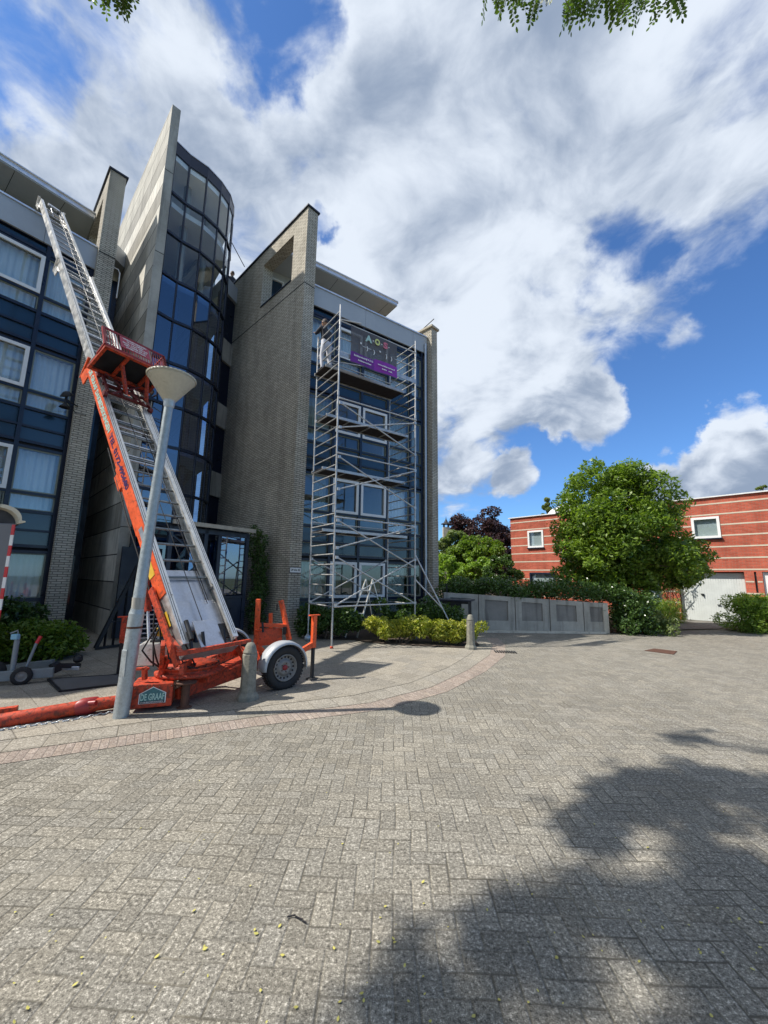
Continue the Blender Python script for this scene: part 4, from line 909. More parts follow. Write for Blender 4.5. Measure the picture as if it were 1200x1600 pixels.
for q in (o1, ): rl.bar(q, q+EN*RH-E_*0, .04, .04); rl.bar(PO+E_*.35, q+EN*.02, .03, .03)
rls = rl.build('railing', M_maroon, pf)
sg = MB(); sc0 = o1.lerp(o2, .47)+EN*RH*.56+E_*.02; sg.box(sc0, (.52, .012, .27), WV, E_, EN); sgo = sg.build('sign', M_signred, pf)
for i_, ln_ in enumerate(('VERBODEN PERSONEN', 'TE VERVOEREN', 'MAX. LAST 200 KG', 'NIET ONDER DE LIFT', 'KOMEN OF STAAN')): text('sign_text', ln_, .042, sc0+EN*(.10-i_*.05)+E_*.009, WV, EN, M_txtw, sgo, bold=.001, fit=(.42, .30, .44, .40, .34)[i_])
# chassis
ch = MB(); uT = dv(47); vT = dv(-43); WR = Vector((-1.47, 6.25, 0)); AX = dv(-44.6); WL_ = WR+AX*1.87; WX = dv(45.4); HZ = .31
cT = Vector((-2.62, 5.72, 0))
axc = WR.lerp(WL_, .5)
ch.bar(WR+AX*.16+ZV*HZ, WL_-AX*.16+ZV*HZ, .08, .08); 
pA = D(276, 1082, 5.35); pB_ = D(381, 1046, 6.25)
ch.bar(pA, pB_, .08, .17); ch.bar(pB_, WR+AX*.3+ZV*.36, .07, .14)
qA = Vector((-3.0, 5.75, .24)); ch.bar(qA, WL_-AX*.35+ZV*.34, .08, .15)
ch.bar(Vector((-2.35, 5.55, .3)), axc+ZV*.36, .16, .10)
ch.bar(WR+AX*.3+ZV*.36, WL_-AX*.3+ZV*.36, .10, .12)
ch.build('chassis_frame', M_orange2, lift, .006)
tt = MB(); tt.lathe(cT, [(0, .33), (.40, .33), (.42, .35), (.42, .38), (.36, .39), (.36, .43), (.39, .44), (.39, .46), (0, .46)], 40); tt.build('turntable', M_orange2, lift)
bx = MB(); b0 = D(201, 1104, 5.06); b1 = D(268, 1099, 5.22); b0.z = b1.z = .06; bd = (b1-b0); bl_ = bd.length; bd.normalize(); bn = Vector((bd.y, -bd.x, 0))
bx.prism([b0-bn*0, b1, b1-bn*.42, b0-bn*.42], ZV*.27); bxo = bx.build('front_box', M_orange2, lift, .012)
lg = MB(); q = b0+bd*(bl_*.53)+bn*.004+ZV*.125; hw = .145
poly = [q-bd*hw-ZV*.075, q+bd*hw-ZV*.075, q+bd*hw+ZV*.04, q+ZV*.115, q-bd*hw+ZV*.04]; lg.prism(poly, bn*.003); lgo = lg.build('logo_plate', M_txtw, bxo)
lg = MB(); lg.prism([q+(p-q)*.93+bn*.003 for p in poly], bn*.002); lg.build('logo_field', plain('petrol_print', (.05, .16, .17), .5, 0, .3, 40), lgo)
text('logo_text', 'DE GRAAF', .105, q+bn*.008+ZV*-.002, bd, ZV, M_txtg, lgo, fit=.255, bold=.002)
lg = MB(); lg.box(q-ZV*.058+bn*.006, (.26, .002, .026), bd, bn); lg.build('logo_strip', M_navy, lgo)
text('logo_text', 'DAKBEDEKKINGEN', .022, q-ZV*.058+bn*.010, bd, ZV, M_txtw, lgo, fit=.24)
ar = MB(); ar.bar(FT-U*.28-WV*.05+NV*.1, cT+ZV*.48, .05, .12); ar.bar(FT+U*.15-WV*.10, cT+Vector((-.2, -.35, .48)), .05, .10); ar.bar(FT+U*.1+WV*.92, cT+Vector((.3, .3, .48)), .05, .10)
ar.prism([D(244, 1058, 5.35), D(252, 1058, 5.35), D(263, 1026, 5.35), D(258, 1024, 5.35)], Vector((.02, .04, 0)))
ar.bar(D(226, 1062, 5.2), D(226, 1042, 5.2), .05, .05); ar.bar(D(214, 1045, 5.2), D(232, 1045, 5.2), .05, .03)
ar.build('mast_bracket', M_orange2, lift, .004)
def b0_bolt(k): return b0+bd*(.05+k*.13)-bn*-.003+ZV*.235
hs_ = MB()
for k in range(7):
    a_ = cT+Vector((rnd.uniform(-.4, .3), rnd.uniform(-.45, -.2), .47)); b_ = FT+U*rnd.uniform(.0, 1.3)+WV*rnd.uniform(-.05, .2)-NV*.05
    m_ = a_.lerp(b_, .5)+Vector((rnd.uniform(-.15, .1), -.12, rnd.uniform(-.10, .08))); hs_.tube([a_, a_.lerp(m_, .5)-ZV*.03, m_, m_.lerp(b_, .5), b_], .011, 6)
hs_.tube([FT+U*.2-WV*.03-NV*.05, FT+U*2.2-WV*.03-NV*.09, FT+U*3.8-WV*.01-NV*.06], .010, 6)
hs_.build('hydraulic_hose', M_rubber, lift)
bt = MB()
for k in range(22): an = 2*math.pi*k/22; bt.lathe(cT+Vector((.365*math.cos(an), .365*math.sin(an), .46)), [(.014, 0), (.014, .014), (0, .016)], 6)
for k in range(5): bt.lathe(b0_bolt(k), [(.010, 0), (.010, .008), (0, .009)], 6, Vector((1, 0, 0)), ZV, Vector((0, -1, 0)))
bt.build('bolt', M_rust, lift)
# engine box with chamfered lid
eb = MB(); e0 = D(211, 1041, 5.55); e1 = D(240, 1042, 5.62); ed = (e1-e0); ed.z = 0; el = .34; ed.normalize(); en = Vector((-ed.y, ed.x, 0)); zb_ = e0.z; H_ = .28
prof = [(0, 0), (el, 0), (el, H_*.72), (el-.09, H_), (.06, H_), (0, H_*.92)]
eb.prism([Vector((e0.x, e0.y, zb_))+ed*a+ZV*b for a, b in prof], en*.42); eb.build('engine_cover', M_alu, lift, .008)
eb = MB(); eb.box(Vector((e0.x, e0.y, zb_+H_+.012))+ed*.2+en*.2, (.16, .14, .02), ed, en); eb.build('cover_handle', M_black, lift)
yl = MB(); q = D(250, 960+28, 5.5)
for i_ in range(3): yl.tube([D(245, 983+i_*4.0, 5.45), D(262, 982+i_*4.5, 5.5)], .018, 8); 
yl.box(D(252, 988, 5.47), (.06, .05, .10)); yl.build('valve_block', M_yellow, lift)
hy = MB(); h0 = D(233, 1005, 6.0); h1 = D(231, 955, 6.05); hy.tube([h0, h1], .022, 10); hyo = hy.build('piston_rod', M_silver, lift)
hy = MB(); hy.tube([h1, D(227, 905, 6.1)], .055, 14); hy.tube([D(227, 905, 6.1), FT+U*1.9+WV*.1], .03, 8); hy.build('hydraulic_cylinder', M_orange2, lift)
# wheels
def wheel(c, ax, sgn, label=None):
    Z = ax*sgn; X = dv(45.4); Y = ZV
    mb = MB(); mb.lathe(c, [(.185, -.06), (.215, -.082), (.27, -.088), (.300, -.075), (.312, -.045), (.315, 0), (.312, .045), (.300, .075), (.27, .088), (.215, .082), (.185, .06)], 40, X, Y, Z)
    for a in range(44):
        an = 2*math.pi*a/44; d_ = X*math.cos(an)+Y*math.sin(an); t_ = X*-math.sin(an)+Y*math.cos(an)
        for z_ in (-.05, 0, .05): mb.box(c+d_*.314+Z*z_, (.010, .026, .034), d_, t_, Z)
    w_ = mb.build('wheel', M_rubber, lift)
    mb = MB(); mb.lathe(c, [(.192, .074), (.186, .086), (.176, .080), (.165, .045), (.12, .035), (.11, .052), (.075, .058), (.05, .05), (0, .05)], 40, X, Y, Z)
    mb.lathe(c, [(.192, .06), (.192, -.06)], 30, X, Y, Z); r_ = mb.build('rim', M_rimg, w_)
    mb = MB()
    for a in range(16):
        an = 2*math.pi*a/16; d_ = X*math.cos(an)+Y*math.sin(an); mb.lathe(c+d_*.148+Z*.0435, [(.0, .004), (.014, .004), (.014, -.006)], 10, X, Y, Z)
    mb.build('vent_hole', M_dark, r_)
    mb = MB(); mb.lathe(c+Z*.05, [(.04, 0), (.036, .02), (0, .024)], 14, X, Y, Z)
    mb.build('hub', M_maroon, r_); mb = MB()
    for a in range(5): an = 2*math.pi*a/5; mb.lathe(c+(X*math.cos(an)+Y*math.sin(an))*.062+Z*.05, [(.009, 0), (.009, .012), (0, .014)], 6, X, Y, Z)
    mb.build('wheel_bolt', M_rust, r_)
    mb = MB(); n = 20; ri, ro = .365, .372; vs = []
    a0, a1 = R_(-8), R_(182)
    for k in range(n+1):
        an = a0+(a1-a0)*k/n; d_ = X*math.cos(an)+Y*math.sin(an)
        vs += [c+d_*(ri-.03)-Z*.118, c+d_*ro-Z*.09, c+d_*(ro+.010), c+d_*ro+Z*.09, c+d_*(ri-.03)+Z*.118]
    mb.add(vs, [(k*5+j, (k+1)*5+j, (k+1)*5+j+1, k*5+j+1) for k in range(n) for j in range(4)], True)
    mg = mb.build('mudguard', plain('grey_mudguard', (.42, .44, .46), .4, .1, .05, 3), lift); md = mg.modifiers.new('s', 'SOLIDIFY'); md.thickness = .008
wheel(WR+ZV*.315, -AX, 1); wheel(WL_+ZV*.315, -AX, -1)
# cradle behind the axle
cr = MB(); ca = D(400, 1008, 6.75); cb_ = D(452, 1000, 7.0)
ct0 = D(404, 936, 6.75); ct1 = D(439, 938, 7.05)
cr.bar(ca, ct0, .07, .07); cr.bar(cb_, ct1, .07, .07); cr.bar(D(399, 976, 6.78), D(448, 978, 7.0), .07, .06); cr.prism([D(402, 982, 6.8), D(441, 982, 7.0), D(441, 1006, 7.0), D(402, 1010, 6.8)], Vector((-.05, .06, 0)))
cr.bar(D(423, 958, 7.3), D(423, 985, 7.3), .09, .05); cr.bar(ca, WR+AX*.5+ZV*.40, .06, .08); cr.tube([D(399, 984, 6.7), D(412, 984, 6.7)], .02, 8)
cr.build('ladder_cradle', M_orange, lift, .006)
cr = MB(); cr.box(D(445, 985, 6.95), (.05, .05, .12)); cr.tube([D(410, 972, 6.65), D(411, 988, 6.65)], .02, 8); cr.box(D(433, 949, 7.0), (.02, .03, .10)); cr.build('lock_pin', M_black, lift)
# stabiliser legs
def stab(foot, zt, zmid, m_=M_orange, plate=True, arm=None):
    mb = MB(); mb.box(Vector((foot.x, foot.y, (zt+zmid)/2)), (.07, .07, zt-zmid), uT, vT); mb.box(Vector((foot.x, foot.y, zt+.01)), (.20, .06, .02), uT, vT)
    if arm is not None: mb.bar(Vector((foot.x, foot.y, zmid+.06)), arm, .07, .08)
    o = mb.build('stabiliser_leg', m_, lift, .005)
    mb = MB(); mb.box(Vector((foot.x, foot.y, zmid/2)), (.045, .045, zmid), uT, vT); mb.lathe(Vector((foot.x, foot.y, .012)), [(.0, .03), (.09, .012), (.10, .0), (.0, 0)], 14); mb.build('foot', M_black, o)
f1 = Vector((-1.13, 6.83, 0)); stab(f1, 1.65-(961-903)/623*6.9, .50, arm=WR+AX*.25+WX*.32+ZV*.40)
f2 = D(184, 1056, 6.9); f2.z = 0; stab(f2, .93, .52, M_orange2, arm=Vector((-3.2, 6.0, .45)))
f3 = D(288, 1103, 5.33); f3.z = 0
mb = MB(); mb.tube([f3+ZV*.02, f3+ZV*.30], .05, 14); mb.lathe(f3, [(.0, .30), (.12, .30), (.12, .32), (0, .33)], 14); mb.lathe(f3, [(.09, 0), (.09, .015), (.05, .03)], 14); mb.bar(f3+ZV*.31, pA+ZV*.06, .18, .03); mb.build('stabiliser_leg', M_rust, lift)
# drawbar
db = MB(); d0 = D(196, 1094, 5.25); d1 = D(137, 1103, 5.03); d2 = D(0, 1128, 4.62); d3 = d2+(d2-d1).normalized()*1.3
db.tube([d0, d1, d2, d3], [.07, .075, .085, .09], 14); dbo = db.build('drawbar', M_orange2, lift)
db = MB(); db.lathe(d1, [(.07, -.1), (.095, -.06), (.095, .06), (.07, .1)], 12, dv(0), ZV, (d1-d0).normalized()); db.tube([D(150, 1098, 5.0), D(128, 1100, 5.0)], .03, 8); db.build('tube_joint', M_maroon, dbo)
db = MB(); db.bar(D(27, 1108, 5.1), D(-30, 1116, 4.95), .09, .07); db.build('drawbar_brace', M_orange2, lift)
# safety chain
cn = MB(); cpts = [(-12, 1147), (0, 1144), (60, 1135), (110, 1128), (150, 1120), (190, 1113), (215, 1108), (245, 1104), (270, 1101)]; path = [G(x, y)+ZV*.016 for x, y in cpts]
seg = []; 
for a, b in zip(path, path[1:]):
    m_ = max(1, int((b-a).length/.040)); seg += [a.lerp(b, k/m_) for k in range(m_)]
for k, p in enumerate(seg[:-1]):
    t = (seg[k+1]-p).normalized(); s_ = t.cross(ZV).normalized() if k % 2 else (t.cross(ZV).normalized()*.35+ZV*.9).normalized(); c_ = p+Vector((0, rnd.uniform(-.006, .006), .004))
    ring = [c_+t*(.028*math.cos(an))+s_*(.015*math.sin(an)) for an in [2*math.pi*j/10 for j in range(11)]]; cn.tube(ring, .0048, 5, False)
tag(cn.build('chain', M_galv), 'thin steel chain lying on the paving under the orange drawbar', 'chain')

# ================================================================ second trailer at the left edge
tr = thing('box_trailer', 'grey box trailer with rounded cream roof lip and red-white marker strip at the left edge', 'trailer', (-6.3, 6.2, 0))
y0 = 6.3; mb = MB()
a = D(27, 818, y0); b_ = D(3, 985, y0); 
tl = Vector((a.x-.02, y0, 0)); zt_ = a.z; zb2 = .42
mb.prism([Vector((tl.x-2.2, y0-.25, zb2)), Vector((tl.x-.0, y0, zb2)), Vector((tl.x-.0, y0, zt_)), Vector((tl.x-2.2, y0-.25, zt_+.02))], Vector((-1.75, 1.4, 0))); mb.build('body', M_grey, tr, .02)
mb = MB(); n = 10; prf = []
for k in range(n+1):
    u_ = k/n; an = u_*math.pi/2; prf.append((math.sin(an)*.42-.42+.16, math.cos(an)*.26))
pts = [Vector((tl.x+p[0], y0-.08, zt_+p[1]+.04)) for p in prf]; pts2 = [p+Vector((-.04, 0, -.05)) for p in pts]
left = Vector((tl.x-2.2, y0-.33, zt_+.45)); left2 = left-ZV*.05
poly = [left]+pts+[pts[-1]+Vector((.06, 0, -.01)), pts[-1]+Vector((.06, 0, -.03))]+pts2[::-1]+[left2]
mb.prism(poly, Vector((-1.85, 1.5, 0))); mb.build('roof', M_lampc, tr, .004)
mb = MB(); mb.prism([Vector((tl.x-2.1, y0-.12, zt_-.02)), Vector((tl.x-.05, y0+.1, zt_-.02)), Vector((tl.x-.08, y0+.1, zt_+.12)), Vector((tl.x-.35, y0+.08, zt_+.26)), Vector((tl.x-2.1, y0-.12, zt_+.42))], Vector((-1.5, 1.2, 0))); mb.build('gable', M_black, tr)
for k in range(9):
    z1_ = zt_-.02-k*.165; z0_ = max(z1_-.165, zb2)
    if z1_ <= zb2: break
    mb = MB(); mb.box(Vector((tl.x-.025, y0-.006, (z0_+z1_)/2)), (.05, .012, z1_-z0_)); o = mb.build('marker_strip', M_redp if k % 2 == 0 else M_whitep, tr)
mb = MB(); q = D(2, 795, y0-.02); mb.box(Vector((q.x-.03, y0-.1, q.z)), (.10, .01, .17)); so_ = mb.build('sign', M_txtw, tr)
mb = MB(); mb.box(Vector((q.x-.03, y0-.107, q.z)), (.085, .004, .15)); mb.build('sign_border', M_redp, so_)
mb = MB(); mb.box(Vector((q.x-.03, y0-.110, q.z)), (.06, .004, .12)); mb.build('sign_field', M_txtw, so_)
text('sign_text', '50', .07, Vector((q.x-.03, y0-.115, q.z)), Vector((1, 0, 0)), ZV, M_txtk, so_, fit=.05)
# its drawbar with jockey wheel and coupling
mb = MB(); r0 = D(-60, 1062, 6.0); r1 = D(84, 1050, 6.45); mb.bar(r0, r1, .07, .14); r2 = D(84, 1036, 6.9); mb.bar(D(0, 1046, 6.8), r2, .08, .12); mb.build('drawbar', M_dulls, tr, .008)
mb = MB(); mb.bar(D(80, 1046, 6.6), D(93, 1040, 6.7), .12, .14); mb.bar(D(93, 1040, 6.7), D(126, 1040, 6.9), .07, .07); mb.lathe(D(122, 1030, 6.9), [(0, .08), (.06, .05), (.07, -.02), (.04, -.05)], 12); mb.build('coupling', M_black, tr, .01)
mb = MB(); mb.box(D(110, 1044, 6.8), (.28, .03, .06)); mb.build('coupling_cover', M_silver, tr, .01)
mb = MB(); mb.tube([D(19, 1050, 6.3), D(28, 992, 6.35)], .035, 10); mb.tube([D(40, 1045, 6.4), D(57, 1005, 6.5)], .022, 8); mb.tube([D(28, 992, 6.35), D(28, 985, 6.35), D(16, 990, 6.3)], .015, 6); mb.build('jockey_post', M_dulls, tr)
mb = MB(); mb.tube([D(57, 1005, 6.5), D(64, 994, 6.53)], .026, 8); mb.build('brake_grip', M_redp, tr)
mb = MB(); mb.box(D(24, 995, 6.3), (.10, .06, .08)); mb.build('plastic_cap', plain('blue_plastic', (.2, .42, .55), .5), tr, .01)
for px, py, rr in ((31, 1075, .13), (-18, 1080, .17)):
    mb = MB(); c = D(px, py, 6.25); c.z = rr; mb.lathe(c, [(rr*.55, -.04), (rr*.9, -.045), (rr, -.02), (rr, .02), (rr*.9, .045), (rr*.55, .04)], 24, dv(60), ZV, dv(150)); w_ = mb.build('jockey_wheel', M_rubber, tr)
    mb = MB(); mb.lathe(c, [(rr*.56, .03), (rr*.4, .02), (rr*.15, .035), (0, .035)], 20, dv(60), ZV, dv(150)); mb.build('rim', M_rimg, w_)
mb = MB(); k0 = [(75, 1064), (94, 1083), (186, 1072), (186, 1057)]; pk = [G(x, y) for x, y in k0]; mb.prism([p+ZV*.013 for p in pk], ZV*.02); hat = mb.build('floor_plate', plain('dark_plate', (.13, .13, .13), .7, .2, .2, 12)); tag(hat, 'dark flat hatch plate set in the pavement by the hedge', 'groundplate')  # thin dark four-sided plate laid on the pavement, bordered in black below
mb = MB()
for a, b in zip(pk, pk[1:]+pk[:1]): mb.bar(a+ZV*.024, b+ZV*.024, .035, .024)
mb.build('plate_frame', M_black, hat)

# ================================================================ rolling scaffold tower
sD = dv(55); sW = dv(-36); FLs = Vector((-1.17, 9.66, 0)); SL, SW_ = 2.50, 1.27
scf = thing('scaffold_tower', 'tall aluminium scaffold tower with ladder frames and diagonal braces against the glazed facade', 'scaffold', tuple(FLs))
def SP(a, b, z): return FLs+sD*(a*SL-.010*z*(1-a))+sW*(b*SW_)+ZV*z
ZTs = 8.83; R0 = .96; RS = .248
for a in (0, 1):
    fr_ = MB()
    for b in (0, 1):
        top = (ZTs if b == 0 else 8.55) if a == 0 else (8.75 if b == 0 else 8.55)
        fr_.tube([SP(a, b, .55 if (a, b) != (0, 0) else .05), SP(a, b, top)], .0225, 10)
        z = 2.3
        while z < 8.3: fr_.tube([SP(a, b, z), SP(a, b, z+.12)], .029, 8); z += 1.98
    k = 0
    while R0+RS*k < 8.7:
        z = R0+RS*k; fr_.tube([SP(a, 0, z), SP(a, 1, z)], .0165, 6, False); k += 1
    fr_.build('ladder_frame', M_scaf, scf)
for a, b in ((0, 1), (1, 0), (1, 1)):
    mb = MB(); mb.tube([SP(a, b, .16), SP(a, b, .6)], .018, 8); mb.lathe(SP(a, b, .09), [(0, -.03), (.08, -.03), (.09, 0), (.08, .03), (0, .03)], 16, dv(70), ZV, dv(160)); mb.box(SP(a, b, .17), (.06, .09, .05)); mb.build('castor', M_galv, scf)
mb = MB(); mb.lathe(SP(0, 0, 0.012), [(0, .06), (.035, .05), (.04, 0), (0, 0)], 12); mb.build('foot', M_orange2, scf)
def brace(z0, z1, b=0, fl=False, r=.019):
    mb = MB(); p, q = (SP(0, b, z0), SP(1, b, z1)); o = -sW*.045 if b == 0 else sW*.045; mb.tube([p+o+sD*.06, q+o-sD*.06], r, 8)
    for e, s_ in ((p, 1), (q, -1)): mb.tube([e+o+sD*(.0*s_), e+o+sD*(.16*s_)+ZV*0], .025, 8) if abs(z0-z1) < .05 else mb.box(e+o+sD*.05*s_, (.07, .05, .07), sD, sW)
    mb.build('brace', M_scaf, scf)
for z0, z1 in ((.96, .99), (3.10, 3.07), (4.72, 4.70), (6.18, 6.20)): brace(z0, z1)
for z0, z1 in ((1.0, 2.15), (2.12, .99), (2.35, 3.05), (3.02, 1.95), (3.80, 4.66), (4.62, 3.60), (5.40, 6.10), (6.05, 5.15)): brace(z0, z1)
for z0, z1 in ((1.0, 2.15), (2.12, .99)): brace(z0, z1, 1)
for z0 in (.96, 3.1, 6.2): brace(z0, z0, 1)
for zp, b0_, b1_ in ((2.82, .36, .82), (4.45, .45, .92), (5.86, .34, .80)):
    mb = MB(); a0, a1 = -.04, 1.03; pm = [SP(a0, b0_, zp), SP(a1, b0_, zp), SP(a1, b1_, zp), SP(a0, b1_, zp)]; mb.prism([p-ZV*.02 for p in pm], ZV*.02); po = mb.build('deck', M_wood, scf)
    mb = MB()
    for b in (b0_, b1_): mb.bar(SP(a0, b, zp), SP(a1, b, zp), .04, .07)
    for k in range(5): u_ = k/4*1.05-.03; mb.bar(SP(u_, b0_, zp-.03), SP(u_, b1_, zp-.03), .03, .03)
    mb.build('deck_edge', M_scaf, po)
zp = 7.36
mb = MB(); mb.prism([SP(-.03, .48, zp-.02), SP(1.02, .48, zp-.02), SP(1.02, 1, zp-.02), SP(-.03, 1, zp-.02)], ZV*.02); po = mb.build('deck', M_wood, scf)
mb = MB()
for b in (.48, 1): mb.bar(SP(-.03, b, zp-.01), SP(1.02, b, zp-.01), .04, .08)
mb.prism([SP(0, 0, zp+.01)-sW*.02, SP(1, 0, zp+.01)-sW*.02, SP(1, 0, zp+.13)-sW*.02, SP(0, 0, zp+.13)-sW*.02], sW*.015)
mb.build('deck_edge', M_scaf, po)
gr_ = MB()
for z in (zp+.50, zp+.98):
    for b in (0, 1): gr_.tube([SP(0, b, z)-sW*.03, SP(1, b, z)-sW*.03], .018, 8)
gr_.tube([SP(0, 1, zp+.5), SP(1, 1, zp+.98)], .016, 8); gr_.tube([SP(0, 0, zp+1.02)-sW*.03, SP(.22, -.12, zp+1.06)], .018, 8)
gr_.build('guard_rail', M_scaf, scf)
og = MB()
for z0, z1, ft in ((2.30, None, (681, 968)), (1.62, None, (675, 944))):
    pt = SP(1, 0, z0); f_ = G(ft[0], ft[1], 0.0) if ft[0] == 681 else None
    if f_ is None: f_ = SP(1, 0, 2.3).lerp(G(681, 968, 0), .62)
    else: f_ = Vector((2.02, 10.9, .05))
    if ft[0] == 675: f_ = SP(1, 0, 2.3).lerp(Vector((2.02, 10.9, .05)), .64)
    og.tube([pt, f_], .021, 8); og.tube([pt.lerp(f_, .48), pt.lerp(f_, .54)], .028, 8)
og.build('outrigger', M_scaf, scf)
# banner on the guard rails
ban = thing('banner', 'grey mesh banner with coloured letters and a purple strip on the scaffold', 'banner', tuple(SP(.5, 0, 7.2)))
def BQ(u_, v_, o=0.0): 
    zt__, zb__ = zp+.98-.015, zp-.10
    return SP(.115+.60*u_, 0, zb__+(zt__-zb__)*v_)-sW*(.055+.02*math.sin(u_*9+v_*3)*(.4+.6*(1-v_))+o)
def sheet(u0, u1, v0, v1, nu, nv, o=0.0):
    mb = MB(); vs = [BQ(u0+(u1-u0)*i/nu, v0+(v1-v0)*j/nv, o) for j in range(nv+1) for i in range(nu+1)]
    mb.add(vs, [(j*(nu+1)+i, j*(nu+1)+i+1, (j+1)*(nu+1)+i+1, (j+1)*(nu+1)+i) for j in range(nv) for i in range(nu)], True); return mb
sheet(0, 1, .0, 1, 24, 14).build('mesh_sheet', M_banner, ban)
sheet(0, .5, .02, .30, 12, 3, .004).build('purple_strip', M_purp, ban); sheet(.5, 1, .02, .34, 12, 3, .004).build('purple_strip', plain('bright_purple_print', (.26, .03, .36), .6, 0, .15, 4), ban)
def btxt(s_, size, u_, v_, m_, fit=None, bold=0.0, sl=0.0): text('banner_text', s_, size, BQ(u_, v_, .03), sD+ZV*sl, ZV, m_, ban, fit=fit, bold=bold)
btxt('A', .26, .36, .80, M_txtg, .22, .012); btxt('O', .24, .54, .80, plain('yellow_lettering', (.62, .66, .22), .5), .17, .012); btxt('S', .24, .72, .80, plain('pink_lettering', (.62, .16, .22), .5), .15, .012)
for u_, mm in ((.455, M_txtw), (.635, M_txtw), (.80, M_txtw)): btxt('.', .26, u_, .86, mm)
for u_, v_ in ((.20, .56), (.34, .53), (.48, .50), (.60, .53), (.74, .50), (.86, .50)): btxt(')' if u_ not in (.20, .60) else '"', .15, u_, v_, M_txtw, None, .004)
btxt('Schildersbedrijf A.O.S.', .07, .26, .21, M_txtw, .62, .002); btxt('T. 0900 0000', .06, .28, .11, M_txtw, .40, .002) if False else btxt('Schilderwerken', .06, .28, .11, M_txtw, .42, .002)
btxt('www.schilderwerken.nl', .06, .74, .20, M_txtw, .58, .002); btxt('info  tel.', .055, .76, .11, M_txtw, .36, .002)
# step ladder in the bushes under the scaffold
sl_ = thing('step_ladder', 'small aluminium step ladder standing in the shrubs behind the scaffold', 'step ladder', (-.55, 11.4, 0))
mb = MB(); tp_ = D(577, 905, 11.5); 
for dx in (-.16, .16):
    mb.bar(tp_+Vector((dx*.6, 0, 0)), D(549, 975, 11.2)+Vector((dx, 0, -.35)), .05, .025); mb.bar(tp_+Vector((dx*.6, 0, 0)), D(572, 960, 11.2)+Vector((dx+.35, .5, -.3)), .03, .02)
mb.build('rail', M_alu, sl_); mb = MB()
for k in range(1, 5): u_ = k/5; q = tp_.lerp(D(549, 975, 11.2)-ZV*.35, u_); mb.box(q, (.22+.12*u_, .08, .02))
mb.build('step', M_alu, sl_)

